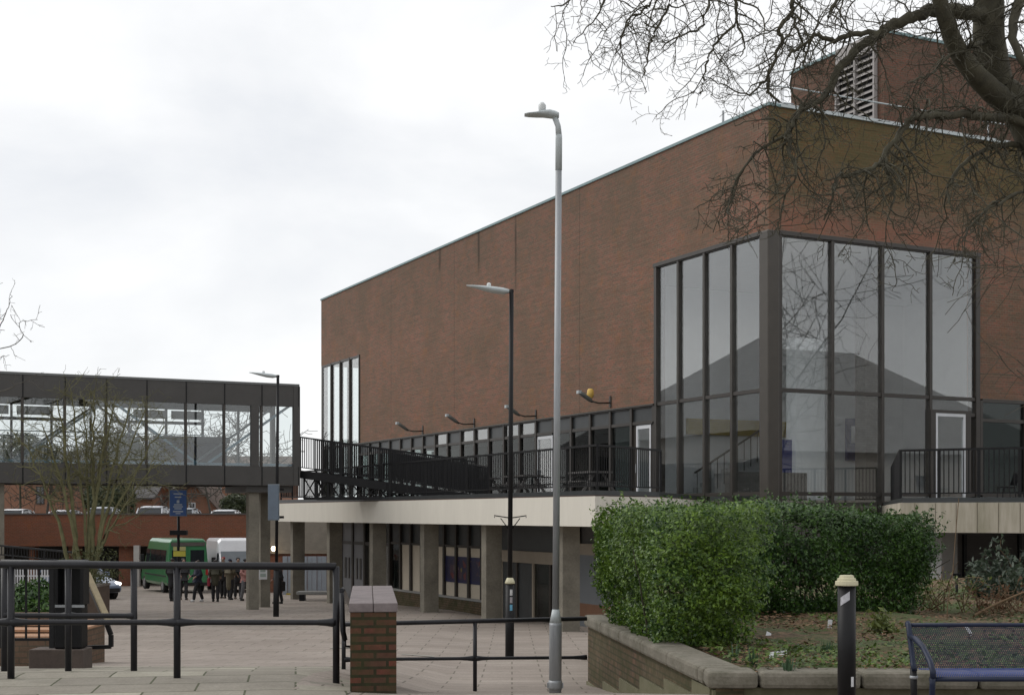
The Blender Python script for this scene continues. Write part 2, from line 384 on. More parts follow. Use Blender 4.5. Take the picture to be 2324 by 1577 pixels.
# ---------------------------------------------------------------- theatre
TH = math.atan2(0.4456, 0.8955)
C0 = Vector((7.52, 40, 0)); VV = Vector((math.cos(TH), math.sin(TH), 0)); UU = Vector((-math.sin(TH), math.cos(TH), 0))
def loc(X, Y): d = Vector((X, Y, 0)) - C0; return d.dot(VV), d.dot(UU)
def wor(x, y, z=0): p = C0 + VV * x + UU * y; return Vector((p.x, p.y, z))
def on_y(px, py, ly):
    """local (x, z) seen at photo point (px, py) on the theatre plane y = ly"""
    r = (px - 1162) / FL; a = C0 + UU * ly
    x = (a.y * r - a.x) / (VV.x - VV.y * r); w = a + VV * x
    return x, EYE + (1166 - py) / FL * w.y
def on_x(px, py, lx):
    r = (px - 1162) / FL; a = C0 + VV * lx
    y = (a.y * r - a.x) / (UU.x - UU.y * r); w = a + UU * y
    return y, EYE + (1166 - py) / FL * w.y
ZT, ZB, ZH, ZF = 15.15, 6.88, 11.48, 3.67
L, D = 40.9, 34.0
th = thing('theatre_building', 'large brown brick theatre with tall dark framed corner windows above a terrace', 'building', C0, TH)
m = MB(); t = .35
m.box(0, t, 0, L, ZH, ZT).box(0, t, 6.17, 34.6, ZB, ZH)
m.box(t, D, 0, t, ZH, ZT).box(8.11, D, 0, t, ZB, ZH)
m.box(t, D, L-t, L, ZH, ZT).box(6, D, L-t, L, ZB, ZH).box(D-t, D, t, L-t, -.6, ZT)
wall = m.build('brick_wall', BR, th)
m = MB(); o_ = .045
m.box(-o_, t+.05, -o_, L+o_, ZT, ZT+.09).box(t+.05, D, -o_, t+.05, ZT, ZT+.09).box(t+.05, D, L-t-.05, L+o_, ZT, ZT+.09)
m.build('roof_edge', COPING, th)
MB().box(t, D-t, t, L-t, ZT-.7, ZT-.5).build('roof', PANEL_DK, th)
m = MB(); m.box(.45, D-t, .45, L-.1, 3.3, 3.62); m.build('floor', INT_FLOOR, th)
m = MB(); m.box(.4, D-t, 9.85, 34.5, ZB-.05, ZB+.1); m.box(14.05, D-t, .4, 9.8, ZB-.05, ZB+.1); m.build('ceiling', INT_WHITE, th)
m = MB(); m.box(.4, 14, .4, 9.5, ZH+.02, ZH+.2); m.box(.4, 6, 34.7, L-.4, ZH+.02, ZH+.2); m.build('lobby_ceiling', INT_WHITE, th)
# plant room on the roof
pr = thing('plant_room', 'brick plant room with white slatted louvre on the theatre roof', 'plant room', wor(7.92, 4, 0), TH)
PZ = 16.6 + EYE
m = MB(); m.box(0, 20, 0, 5.1, ZT-.5, PZ); m.build('wall', BR_PLANT, pr)
MB().box(-.05, 20.05, -.05, 5.15, PZ, PZ+.1).build('roof', COPING, pr)
lv = MB()
LOUV = plain('louvre_grey', (0.30, 0.28, 0.27), 0.6, 0.1)
y0, y1, z0, z1 = .35, 2.35, ZT+.1, PZ-.55
MB().box(-.01, .03, y0, y1, z0, z1).build('louvre_backing', BLACK, pr)
k = 0
for i in range(17):
    z = z0 + .08 + i * (z1 - z0 - .1) / 17
    lv.add([(-.02,y0,z+.13),(-.02,y1,z+.13),(-.14,y1,z),(-.14,y0,z),(-.02,y0,z+.15),(-.02,y1,z+.15),(-.14,y1,z+.02),(-.14,y0,z+.02)], [(0,1,2,3)[::-1],(4,5,6,7),(2,3,7,6),(0,1,5,4),(0,3,7,4),(1,2,6,5)])
lv.build('louvre', LOUV, pr, fix=True)
m = MB()
for y in (y0, (y0+y1)/2, y1): m.box(-.17, -.01, y-.035, y+.035, z0, z1)
m.box(-.17,-.01,y0,y1,z1,z1+.6); m.build('louvre_frame', LOUV, pr)
# roof handrail
rr = thing('roof_railing', 'thin pale guard rail along the theatre roof edge', 'railing', wor(0, 0, ZT), TH)
m = MB(); m.tube([(.9,2.2,1.0),(.9,1.0,.98),(1.6,.9,.98),(30,.9,.98)], .024, 6); m.build('handrail', LANTERN, rr)
m = MB(); m.tube([(.9,1.0,.5),(1.6,.9,.5)], .02, 6).build('mid_rail', GALV, rr)
for x in (1.2, 9.6, 13.9, 18.2, 22.5): MB().tube([(x,.9,-.5),(x,.9,.95)], .03, 6).build('post', WHITE_METAL, rr)
m = MB().box(.4, D, -.075, -.05, ZT+.0, ZT+.105); m.build('capping_strip', LANTERN, th)
tag(MB().tube([(0,0,0),(0,0,.75)], .04, 6).build('vent_pipe', GALV, None, wor(.5, 3.0, ZT-.05)), 'small vent pipe standing on the theatre roof edge', 'pipe')

# corner glazing: one window per bay
def bay_x(a, b, zs, names, front=True, fw=.11, panes=None, label=None, dep=.16, nofill=()):
    """window bay on a wall facing -y (front) spanning x a..b, or facing -x spanning y a..b; zs = bar heights bottom..top"""
    def bx(mb, p0, p1, d0, d1, z0, z1):
        return mb.box(p0, p1, d0, d1, z0, z1) if front else mb.box(d0, d1, p0, p1, z0, z1)
    m = MB()
    bx(m, a, a+fw, -.05, dep, zs[0], zs[-1])
    for z in zs: bx(m, a+fw, b, -.03, dep-.03, z-.055, z+.055)
    w = m.build('window', BROWN, th)
    if label: w['label'] = label
    for i, (z0, z1) in enumerate(zip(zs, zs[1:])):
        if i in nofill: continue
        p = MB(); bx(p, a+fw-.01, b+.01, .03, .045, z0+.05, z1-.05)
        p.build('pane', panes[i] if panes else GLASS, w)
    return w
for k in range(4):
    a = .28 + k*1.4725
    bay_x(a, a+1.4725, [1.6, 3.80, ZB-.03, ZH-.06], None, False)
for k in range(4):
    a = .34 + k*1.9425
    bay_x(a, a+1.9425, [1.6, 3.80, ZB-.03, ZH-.06] if k < 3 else [3.80, 6.35, ZB-.03, ZH-.06], None, True, nofill=() if k < 3 else (0,))
m = MB().box(8.11, 8.28, -.06, .3, 3.7, ZH).box(-.06, .3, 6.02, 6.17, 3.7, ZH); m.build('window_jamb', BROWN, th)
m = MB().box(.335, 8.3, -.08, -.005, ZH-.08, ZH+.04).box(-.08, -.005, .335, 6.2, ZH-.08, ZH+.04); m.build('window_head', BROWN, th)
cc = MB().box(-.09, .33, -.09, .33, -.6, ZH+.03).build('corner_column', BROWN_COL, th, bevel=.04)
MB().box(.36, 6, .1, .4, -.6, 1.55).box(.1, .36, .4, 6, -.6, 1.55).build('base_wall', CONC_GREY, th)
# far corner glazing
for k in range(4):
    a = 34.62 + k*1.5
    bay_x(a, a+1.5, [3.80, ZB-.03, ZH-.06], None, False, panes=[GLASS, GLASS])
m = MB(); m.box(.0, .3, L-.25, L-.02, 3.6, ZH)
for k in range(4): m.box(1.5+k*1.5, 1.62+k*1.5, L-.2, L-.05, 3.6, ZH)
m.build('end_window', BROWN, th); MB().box(.3, 6, L-.13, L-.11, 3.7, ZH).build('end_pane', GLASS_CLEAR, th)

# ribbon windows over the terrace, 20 bays, two of them with white doors
for k in range(20):
    a = 6.17 + k*1.42
    if k in (0, 5):
        w = bay_x(a, a+1.42, [6.28, ZB-.05], None, False, fw=.13, panes=[PANEL_DK])
        dr = MB()
        y0, y1 = (a+.28, a+1.2) if k == 0 else (a+.15, a+1.40)
        dr.box(.0,.08,y0,y0+.08,3.68,6.2).box(.0,.08,y1-.08,y1,3.68,6.2).box(.0,.08,y0+.08,y1-.08,6.08,6.2).box(0,.08,y0+.08,y1-.08,3.68,3.85)
        dr = dr.build('door', WHITE_METAL, th); dr['label'] = 'white framed glass door'
        MB().box(.03,.05,y0+.08,y1-.08,3.85,6.08).build('pane', GLASS, dr)
        MB().box(-.05,.0,y1-.06,y1-.03,4.6,4.9).build('handle', GALV, dr)
        MB().box(.02,.1,a+.13,y0,3.62,6.22).box(.02,.1,y1,a+1.42,3.62,6.22).build('door_surround', BROWN, th)
        continue
    bay_x(a, a+1.42, [3.80, 6.28, ZB-.05], None, False, fw=.13, panes=[GLASS_DK, PANEL_DK if k not in (6,7,9,10,12) else GLASS])
m = MB().box(-.1, .36, 6.17, 34.6, ZB-.06, ZB-.005); m.build('lintel_trim', BROWN, th)
# front right ribbon windows
for k in range(6):
    a = 8.3 + k*1.9425
    bay_x(a, a+1.9425, [3.80, 6.2, ZB-.05], None, True, panes=[GLASS_DK, GLASS_DK])
x0, z0 = on_y(2119, 1118, 0); x1, z1 = on_y(2187, 940, 0)
dr = MB().box(x0,x0+.09,-.09,-.0,3.6,z1).box(x1-.09,x1,-.09,0,3.6,z1).box(x0+.09,x1-.09,-.09,0,z1-.1,z1).build('door', WHITE_METAL, th); dr['label'] = 'white framed glass door'
MB().box(x0+.09,x1-.09,-.05,-.035,3.6,z1-.1).build('pane', GLASS, dr)
MB().box(x0-.2,x0,-.1,.0,3.55,z1+.1).box(x1,x1+.22,-.1,0,3.55,z1+.1).box(x0,x1,-.1,0,z1,z1+.1).build('door_surround', BROWN, th)
# interior
MB().box(.4, D-t, 9.5, 9.8, -.6, ZH).box(13.8, 14.0, .5, 9.5, 3.62, ZH).build('interior_wall', INT_WHITE, th)
m = MB().box(8.0, D-t, 12, 12.2, 3.62, 6.8).box(6.5, 6.7, 9.8, L-.5, 3.62, 6.8); m.build('restaurant_wall', INT_DARK, th)
m = MB()
x0,_ = on_y(1806, 0, 4.0); x1,_ = on_y(1872, 0, 4.0); _,z1 = on_y(1800, 765, 4.0)
m.box(x0, x1, 4.0, 4.5, .2, z1); m.build('white_pillar', INT_WHITE, th)
x0,_ = on_y(1964,0,2.2); x1,_ = on_y(1992,0,2.2)
m = MB().box(x0,x1,2.2,2.7,.2,ZH); m.build('inner_column', BROWN_COL, th)
x0,_ = on_y(1560,0,5.2); x1,_=on_y(1585,0,5.2)
MB().box(6.2,6.6,6.0,6.4,3.6,ZH).build('inner_column', INT_GREY, th)
x0,z0 = on_y(1772,1112,4.2); x1,z1 = on_y(1805,998,4.2)
MB().box(x0,x1,4.2,4.28,3.62,z1).build('interior_door', BLUEDOOR, th)
x0,z0 = on_y(1921,1045,9.4); x1,z1 = on_y(1957,950,9.4)
dr = MB().box(x0,x1,9.36,9.48,z0,z1).build('interior_door', BLUEDOOR, th)
a0,b0 = on_y(1930,1005,9.4); a1,b1 = on_y(1943,968,9.4)
MB().box(a0,a1,9.33,9.355,b0,b1).build('vision_panel', INT_WHITE, dr)
x0,z0 = on_y(1560,985,9.4); x1,z1 = on_y(1800,958,9.4)
MB().box(x0,x1,9.34,9.49,z0,z1).build('yellow_frieze', YELLOW, th)
x0,z0 = on_y(1540,1065,9.4)
m = MB().box(1.2, 4.2, 3.5, 3.9, 3.62, 4.55); m.build('counter', INT_DARK, th)
m = MB()
for i in range(9):
    m.box(2.0+i*.3, 2.3+i*.3, 6.6, 7.8, 3.62, 3.62+.17*(i+1))
m.build('stair', INT_GREY, th)
m = MB()
m.beam((1.8,6.5,4.6),(5.2,6.5,6.5),.05,.06)
for i in range(12): m.beam((1.9+i*.28,6.5,3.62+i*.155),(1.9+i*.28,6.5,4.62+i*.157),.025,.025)
m.build('stair_rail', BROWN, th)

# ground floor, terrace slab and its columns
TB = (-8.45,-4.5); TE = (-5.66,-3.0); TG = (0.0,3.4); TFAR = 21.3
poly = [TB, TE, TG, (-.06, 40.5), (-3.0, 40.5), (-3.0, TFAR), (-8.45, TFAR)]
tr = MB().prism(poly, 2.90, 3.62).build('terrace', CONC_WHITE, th)
def inset(poly, d):
    out = []; n = len(poly); A = sum(poly[i][0]*poly[(i+1)%n][1]-poly[(i+1)%n][0]*poly[i][1] for i in range(n))
    sg = 1 if A > 0 else -1
    for i in range(n):
        p0, p1, p2 = Vector(poly[i-1]), Vector(poly[i]), Vector(poly[(i+1)%n])
        d1 = (p1-p0).normalized(); d2 = (p2-p1).normalized()
        n1 = Vector((-d1.y, d1.x))*sg; n2 = Vector((-d2.y, d2.x))*sg
        b = (n1+n2).normalized(); out.append(tuple(p1 + b*(d/max(.3, b.dot(n1)))))
    return out
REDLINE = plain('red_flashing', (0.06, 0.03, 0.022), 0.7, 0.2)
MB().prism(inset(poly, .03), 3.62, 3.645).build('flashing', REDLINE, tr)
MB().prism(inset(poly, .05), 3.645, 3.76).build('kerb', PANEL_DK, tr)
GF = -6.47
for ly in (-2.1, 2.4, 6.9, 11.4, 15.9, 20.4):
    MB().box(-8.1, -7.6, ly-.16, ly+.16, -.9, 2.90).build('column', CONC_COL, th, bevel=.012)
# ground floor bays facing the plaza (plane x = GF)
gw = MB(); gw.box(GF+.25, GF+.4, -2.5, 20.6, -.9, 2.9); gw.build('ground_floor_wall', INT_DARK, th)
MB().box(GF-.03, GF+.25, 4.9, 13.7, -.9, .46).build('plinth', BRICK_PLANTER, th)
MB().box(GF-.06, GF+.25, 4.9, 13.7, .46, .53).build('sill', CONC_GREY, th)
for k in range(9):
    a = 4.95 + k*.97
    w = MB().box(GF-.04, GF+.2, a, a+.13, .53, 2.89).box(GF-.02,GF+.2,a+.13,a+.97,2.12,2.2).build('window', BROWN, th)
    if k == 8:
        MB().box(GF+.05, GF+.07, a+.13, a+.97, .53, 2.12).build('pane', GLASS_DK, w)
    else:
        MB().box(GF+.04, GF+.2, a+.13, a+.97, .53, 2.12).build('cream_panel', CREAM, w)
    MB().box(GF+.05, GF+.2, a+.13, a+.97, 2.2, 2.88).build('clerestory', PANEL_DK, w)
# entrance doors further left
for k in range(5):
    a = 13.8 + k*1.3
    w = MB().box(GF-.02, GF+.15, a, a+.16, -.5, 2.89).box(GF,GF+.15,a+.16,a+1.3,2.02,2.14).build('door_bay', BROWN, th)
    MB().box(GF+.04,GF+.12,a+.16,a+1.3,2.14,2.88).build('fanlight', GREYDOOR if k in (2,3) else GLASS_DK, w)
    if k in (2, 3):
        MB().box(GF+.03,GF+.1,a+.16,a+1.3,-.4,2.02).build('door_leaf', GREYDOOR, w)
        MB().box(GF-.01,GF+.03,a+.45,a+.6,.7,1.5).box(GF-.01,GF+.03,a+.85,a+1.0,.7,1.5).build('vision_panel', INT_DARK, w)
    else: MB().box(GF+.05,GF+.07,a+.16,a+1.3,-.4,2.02).build('pane', GLASS, w)
# recessed doors on the right part
BEIGE = plain('beige_lintel', (0.24, 0.205, 0.16), 0.8, 0.1)
MB().box(GF-.1, GF+.2, .3, 4.6, 1.78, 2.12).build('door_lintel', BEIGE, th)
for k in range(4):
    a = .35 + k*1.05
    w = MB().box(GF-.02,GF+.12,a,a+.1,-.6,1.78).build('door_bay', BROWN if k%2 else BEIGE, th)
    MB().box(GF+.03,GF+.08,a+.1,a+1.05,-.6,1.78).build('door_leaf', PANEL_DK if k != 1 else GLASS_DK, w)
MB().box(GF+.0,GF+.22,.3,4.6,2.12,2.88).build('clerestory', PANEL_DK, th)
MB().box(GF-.02,GF+.1,4.62,4.88,-.6,2.88).build('pier', CREAM, th)
ORANGE = plain('orange_brown_board', (0.13, 0.06, 0.03), 0.6, 0.15)
w = MB().box(GF-.05,GF+.2,-2.5,-2.35,-.7,2.88).box(GF-.05,GF+.2,.1,.25,-.7,2.88).build('window', BROWN, th)
MB().box(GF,GF+.1,-2.35,.1,-.7,.45).box(GF,GF+.1,-2.35,.1,.8,2.1).build('grey_panel', plain('slate_panel', (.11,.12,.13), .5, .1), w)
MB().box(GF,GF+.1,-2.35,.1,.45,.8).build('orange_panel', ORANGE, w)
MB().box(GF,GF+.1,-2.35,.1,2.1,2.4).build('fascia', BEIGE, w)
# return wall closing the ground floor towards the corner
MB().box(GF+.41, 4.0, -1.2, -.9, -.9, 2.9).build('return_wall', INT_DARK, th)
# posters in the windows
def poster_mat():
    m, nt, b = nodes('show_poster'); co = objco(nt)
    v = nt.nodes.new('ShaderNodeTexVoronoi'); v.inputs['Scale'].default_value = 4.5; gm = nt.nodes.new('ShaderNodeNewGeometry'); nt.links.new(gm.outputs['Position'], v.inputs['Vector'])
    sp = nt.nodes.new('ShaderNodeSeparateColor'); nt.links.new(v.outputs['Color'], sp.inputs[0])
    n = nt.nodes.new('ShaderNodeValToRGB'); n.color_ramp.interpolation = 'CONSTANT'; e = n.color_ramp.elements
    e[0].color = (.012,.012,.05,1); e[1].position = .55; e[1].color = (.06,.03,.05,1)
    for p, c in ((.72,(.16,.12,.10,1)),(.84,(.13,.02,.02,1)),(.92,(.20,.16,.03,1))):
        x = e.new(p); x.color = c
    nt.links.new(sp.outputs[0], n.inputs['Fac']); nt.links.new(n.outputs[0], b.inputs['Base Color']); b.inputs['Roughness'].default_value = .3; return m
PM = poster_mat()
NAVY = plain('navy_border', (.014,.016,.07), .35, .1)
for i, lab in enumerate(('dark blue show poster nearest the glass doors', 'middle dark blue show poster in the window bay', 'dark blue show poster farthest from the glass doors')):
    a = 5.95 + i*.97
    po = thing('poster', lab, 'poster', wor(GF+.03, a+.0, .98), TH, 'posters on the cream window panels')
    MB().box(-.012, 0, .14, .96, 0, .85).build('border', NAVY, po)
    MB().box(-.016, -.0125, .2, .9, .12, .74).build('picture', PM, po)

# right terrace
def LL(x, Y): return loc((x-1162)/FL*Y, Y)
q1 = LL(2044, 30.5); q2 = LL(2324, 29.3); q3 = LL(2700, 27.9)
poly2 = [(4.2,-.09), q1, q2, q3, (24, -6), (24, -.09)]
tr2 = MB().prism(poly2, 2.79, 3.45).build('terrace', CONC_STAIN, th); tr2['label'] = 'stained concrete edge of the front terrace'
MB().prism(inset(poly2, .04), 3.45, 3.56).build('kerb', PANEL_DK, tr2)
m = MB()
for i in range(9):
    a = Vector(q1).lerp(Vector(q2), .12+i*.17); dd = (Vector(q2)-Vector(q1)).normalized(); nn = Vector((dd.y,-dd.x))
    if nn.dot(Vector((0,-1))) < 0: nn = -nn
    p = a + nn*.002
    m.beam((p.x,p.y,2.80),(p.x,p.y,3.44),.012,.006,(nn.x,nn.y,0))
m.build('joint', plain('joint_line', (.12,.1,.07), .9, .1), tr2)
cx, cy = LL(2142, 34.5)
MB().box(cx-.27, cx+.27, cy-.2, cy+.2, -.9, 2.79).build('column', plain('pale_column', (.34,.34,.34), .85, .1), th, bevel=.01)
cx2, cy2 = LL(2420, 34.0)
MB().box(cx2-.27, cx2+.27, cy2-.2, cy2+.2, -.9, 2.79).build('column', CONC_COL, th, bevel=.01)
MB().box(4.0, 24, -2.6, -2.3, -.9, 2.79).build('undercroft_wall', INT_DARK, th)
m = MB()
for i in range(8): m.box(5+i*2.2, 5.12+i*2.2, -2.66, -2.6, -.5, 2.6)
m.box(4.2,24,-2.66,-2.6,1.0,1.1); m.build('undercroft_frame', BLACK, th)

# ---------------------------------------------------------------- railings with balusters
def railing(name, label, pts, h=1.06, bay=1.5, bal=.11, mat=None, group=None, bw=.02, drop=0.0, pw=.05, first=True):
    mat = mat or BLACK
    pts = [Vector(p) for p in pts]
    o = thing(name, label, 'railing', pts[0], 0, group); off = pts[0]
    hr = MB(); br_ = MB()
    for i, (a, b) in enumerate(zip(pts, pts[1:])):
        a = a - off; b = b - off; ln = (b-a).length; n = max(1, round(ln/bay)); up = Vector((0,0,1))
        hr.beam(a+up*h, b+up*h, .06, .05); br_.beam(a+up*.1, b+up*.1, .04, .03)
        for k in range(n+1 if i == len(pts)-2 else n):
            p = a.lerp(b, k/n); MB().beam(p, p+up*h, pw, pw).build('post', mat, o)
        for k in range(n):
            p = a.lerp(b, k/n); q = a.lerp(b, (k+1)/n); nb = max(2, round((q-p).length/bal)); m = MB()
            for j in range(1, nb): 
                r = p.lerp(q, j/nb); m.beam(r+up*(.1-drop), r+up*(h-.02), bw, bw)
            m.build('baluster_panel', mat, o)
    hr.build('handrail', mat, o); br_.build('bottom_rail', mat, o)
    return o
zt = 3.77
railing('terrace_railing', 'long black baluster railing along the cream terrace edge', [wor(-.12, 5.7, zt), wor(-5.5,-2.75,zt), wor(-8.3,-4.35,zt), wor(-8.3,21.15,zt), wor(-3.1,21.2,zt)])
railing('terrace_railing', 'black baluster railing above the stained concrete edge on the right', [wor(4.4,-.3,3.56), wor(q1[0]+.1,q1[1]+.12,3.56), wor(q2[0],q2[1]+.12,3.56), wor(q3[0],q3[1]+.15,3.56)], bay=.95, pw=.06)
# ramp from the footbridge down to the terrace
RA = Vector((-6.9, 46.15, 4.60)); RB = Vector((-1.35, 45.2, 3.80))
dr_ = (RB-RA).normalized(); sd_ = Vector((-dr_.y, dr_.x, 0)).normalized()
ramp_ = thing('access_ramp', 'black steel access ramp sloping from the footbridge to the terrace', 'ramp', RA)
m = MB(); m.beam((0,0,-.06), RB-RA-Vector((0,0,.06)), 1.5, .06); m.build('deck', PANEL_DK, ramp_)
for s in (-.78, .78):
    m = MB(); m.beam(sd_*s+Vector((0,0,-.08)), RB-RA+sd_*s+Vector((0,0,-.08)), .07, .26); m.build('side_beam', BLACK, ramp_)
railing('ramp_railing', 'black railing on the near side of the access ramp', [RA-sd_*.78+Vector((0,0,.05)), RB-sd_*.78+Vector((0,0,.05))], h=1.1, bal=.075, bw=.03, group='railings of the access ramp')
railing('ramp_railing', 'black railing on the far side of the access ramp', [RA+sd_*.78+Vector((0,0,.05)), RB+sd_*.78+Vector((0,0,.05))], h=1.1, bal=.075, bw=.03, group='railings of the access ramp')
railing('ramp_railing', 'black railing at the bend behind the access ramp', [wor(-4.6,18.2,4.55), wor(-4.6,9.5,3.7)], h=1.1, bal=.075, bw=.03, group='railings of the access ramp')
for s in (-.7, .7):
    m = MB()
    for i in range(9):
        a = RA - ramp_.location + dr_*(.1+i*.42) + sd_*s; b = a + dr_*.42
        zb = 3.72 - RA.z
        m.beam((a.x,a.y,zb),(a.x,a.y,-.2-i*.06),.06,.06)
        m.beam((a.x,a.y,zb),(b.x,b.y,-.2-i*.06),.035,.035); m.beam((a.x,a.y,-.2-i*.06),(b.x,b.y,zb),.035,.035)
        m.beam((a.x,a.y,zb),(b.x,b.y,zb),.07,.09)
    m.build('truss', BLACK, ramp_)

# ---------------------------------------------------------------- footbridge
BX = Vector((-7.0, 45.0, 0)); BL = 15.0
fb = thing('footbridge', 'enclosed dark grey footbridge with glazed sides and blue bracing', 'footbridge', BX, TH)
BRIDGE = plain('bridge_cladding', (0.052, 0.049, 0.046), 0.55, 0.15, 2.0)
BLUESTEEL = plain('blue_steel', (0.11, 0.19, 0.25), 0.45, 0.1)
GREYSTEEL = plain('grey_steel', (0.19, 0.22, 0.24), 0.45, 0.1)
zb0, zb1, zr0, zr1 = 4.13, 4.75, 6.72, 7.40
W_ = 3.0
MB().box(-BL, 0, .0, W_, zr1, zr1+.07).build('roof', plain('roof_felt', (.13,.135,.135), .8, .1), fb)
m = MB().box(-BL, .0, .02, .14, zr0, zr1-.002).box(-BL, 0, W_-.14, W_-.02, zr0, zr1-.002); 
m.build('roof_fascia', BRIDGE, fb)
m = MB().box(-BL, 0, .02, .14, zb0, zb1).box(-BL, 0, W_-.14, W_-.02, zb0, zb1); m.build('floor_fascia', BRIDGE, fb)
MB().box(-BL, 0, .14, W_-.14, zb0+.1, zb0+.35).build('deck', BRIDGE, fb)
nb = 12
for k in range(nb+1):
    x = -k*1.23
    w = .15 if k in (0,) else .08
    MB().box(x-w, x, .03, .13, zb1, zr0).build('mullion', BROWN, fb)
    MB().box(x-.045, x-.015, .0, .019, zb0+.01, zb1).box(x-.045, x-.015, .0, .019, zr0, zr1-.01).build('panel_joint', BLACK, fb)
    MB().box(x-.07, x, W_-.13, W_-.03, zb1, zr0).build('mullion', BROWN, fb)
    if k < nb:
        MB().box(x-1.23, x-w, .075, .085, zb1, zr0).build('pane', GLASS_CLEAR, fb)
MB().box(-1.62,-1.36,.005,.16,zb1,zr0).build('end_post', BRIDGE, fb)
MB().box(-.2,.02,.0,.16,zb0,zr1-.005).build('end_post', BRIDGE, fb)
MB().box(-.12,.02,W_-.2,W_+.01,zb0,zr1-.005).build('end_post', BRIDGE, fb)
# diagonal bracing of both trusses
for yy_, mt in ((.28, BLUESTEEL), (W_-.3, GREYSTEEL)):
    for k in range(5):
        xa, xb = -.25-k*2.9, -.25-(k+1)*2.9
        up = (k % 2 == 0)
        mt2 = mt if k < 2 else GREYSTEEL
        MB().beam((xa,yy_,zr0+.05 if up else zb1-.05),(xb,yy_,zb1-.05 if up else zr0+.05),.06,.075).build('brace', mt2, fb)
    MB().beam((-BL,yy_,zb1+.06),(0,yy_,zb1+.06),.06,.08).build('chord', BLUESTEEL, fb)
    MB().beam((-BL,yy_,5.72),(-3,yy_,5.72),.03,.03).build('handrail', GREYSTEEL, fb)
BLUEBOARD = plain('navy_board', (.018,.016,.035), .5, .1)
MB().box(-4.0,-1.7,W_-.25,W_-.2,zb1+.02,5.62).build('inner_board', BLUEBOARD, fb)
MB().box(-4.2,-1.6,W_-.3,W_-.18,5.62,5.82).build('inner_ledge', plain('inner_grey', (.10,.095,.10), .6, .1), fb)
WHITEPANE = plain('white_blind', (.42,.42,.43), .7, .05)
for a, b in ((-4.85,-3.75),(-3.6,-2.55),(-9.8,-8.75),(-8.5,-7.45)):
    MB().box(a,b,W_-.3,W_-.27,6.38,6.66).build('blind', WHITEPANE, fb)
m = MB().box(-5.6,-2.5,W_-.36,W_-.31,6.2,6.3).box(-11,-7,W_-.36,W_-.31,6.2,6.3); m.build('light_rail', BROWN, fb)
for a, y in ((-1.44,.5),(-.47,2.5),(-9.3,.5),(-9.3,2.5)):
    p = BX + VV*a + UU*y
    MB().box(a-.17,a+.17,y-.17,y+.17,gz(p.x,p.y)-.3,zb0).build('column', CONC_COL, fb, bevel=.01)
MB().box(-1.75,-.2,.2,2.8,zb0-.22,zb0-.002).build('column_head', BRIDGE, fb)
# ---------------------------------------------------------------- near tubular guard rails
def G(x, Y): X = (x-1162)/FL*Y; return Vector((X, Y, gz(X, Y)))
def guard(name, label, xs_, Y0, Y1, tops, mids, rad=.031, group=None, end=None, dz=0, skip=()):
    a = G(xs_[0], Y0); o = thing(name, label, 'guard rail', a, 0, group)
    n = len(xs_)
    pts = []
    for i, x in enumerate(xs_):
        t = (x - xs_[0])/(xs_[-1]-xs_[0]); pts.append(G(x, Y0 + (Y1-Y0)*t))
    top = []; mid = []
    for i, p in enumerate(pts):
        t = (xs_[i]-xs_[0])/(xs_[-1]-xs_[0])
        zt_ = EYE + (1166-(tops[0]+(tops[1]-tops[0])*t))/FL*p.y; zm_ = EYE + (1166-(mids[0]+(mids[1]-mids[0])*t))/FL*p.y
        top.append(Vector((p.x,p.y,zt_))-a); mid.append(Vector((p.x,p.y,zm_))-a)
        if i not in skip: MB().tube([p-a-Vector((0,0,.1)), top[-1]], rad, 10).build('post', BLACK_RAIL, o)
    MB().tube([top[0]+(top[0]-top[-1]).normalized()*.03]+top[1:-1]+[top[-1]], rad*1.12, 10).build('top_rail', BLACK_RAIL, o)
    for i in range(n-1):
        p, q = mid[i], mid[i+1]; pp = [p.lerp(q, t) for t in (0,.025,.06,.12,.88,.94,.975,1)]
        MB().tube(pp, [rad*1.3,rad*1.3,rad*1.05,rad*.82,rad*.82,rad*1.05,rad*1.3,rad*1.3], 10).build('mid_rail', BLACK_RAIL, o)
    if end:
        e = top[-1]; MB().tube([e, e+Vector((.07,0,-.02)), e+Vector((.1,.02,-.09))], [rad*1.1, rad*1.1, rad], 10).build('rail_end', BLACK_RAIL, o)
    return o
guard('guard_rail', 'long black tubular guard rail in front, ending beside the brick pier', [-376, 25, 402, 763], 13.2, 13.35, (1278,1285), (1411,1412), .034, end=False)
guard('guard_rail', 'short black tubular guard rail just behind the long front one at left', [10, 155, 304], 14.1, 14.3, (1277,1282), (1396,1397), .034)
guard('guard_rail', 'thin black guard rail between the brick pier and the planter wall', [780, 1078, 1331], 16.4, 17.4, (1416,1403), (1496,1491), .026, skip=(2,))
# rail end that drops behind the pier
o = thing('stair_handrail', 'black handrail with looped end beside the brick pier', 'handrail', G(780, 15.2))
a = o.location
pz = lambda x, y, Y: P(x, y, Y) - a
MB().tube([pz(775,1345,15.2), pz(778,1430,15.2), pz(783,1452,15.2)], .03, 8).build('post', BLACK_RAIL, o)
MB().tube([pz(783,1452,15.2), pz(784,1466,15.2), pz(800,1467,15.3), pz(815,1467,16.2)], .014, 8).build('loop', BLACK_RAIL, o)
MB().tube([pz(775,1340,15.2), pz(778,1338,15.6), pz(800,1385,18.5)], .03, 8).build('rail', BLACK_RAIL, o)

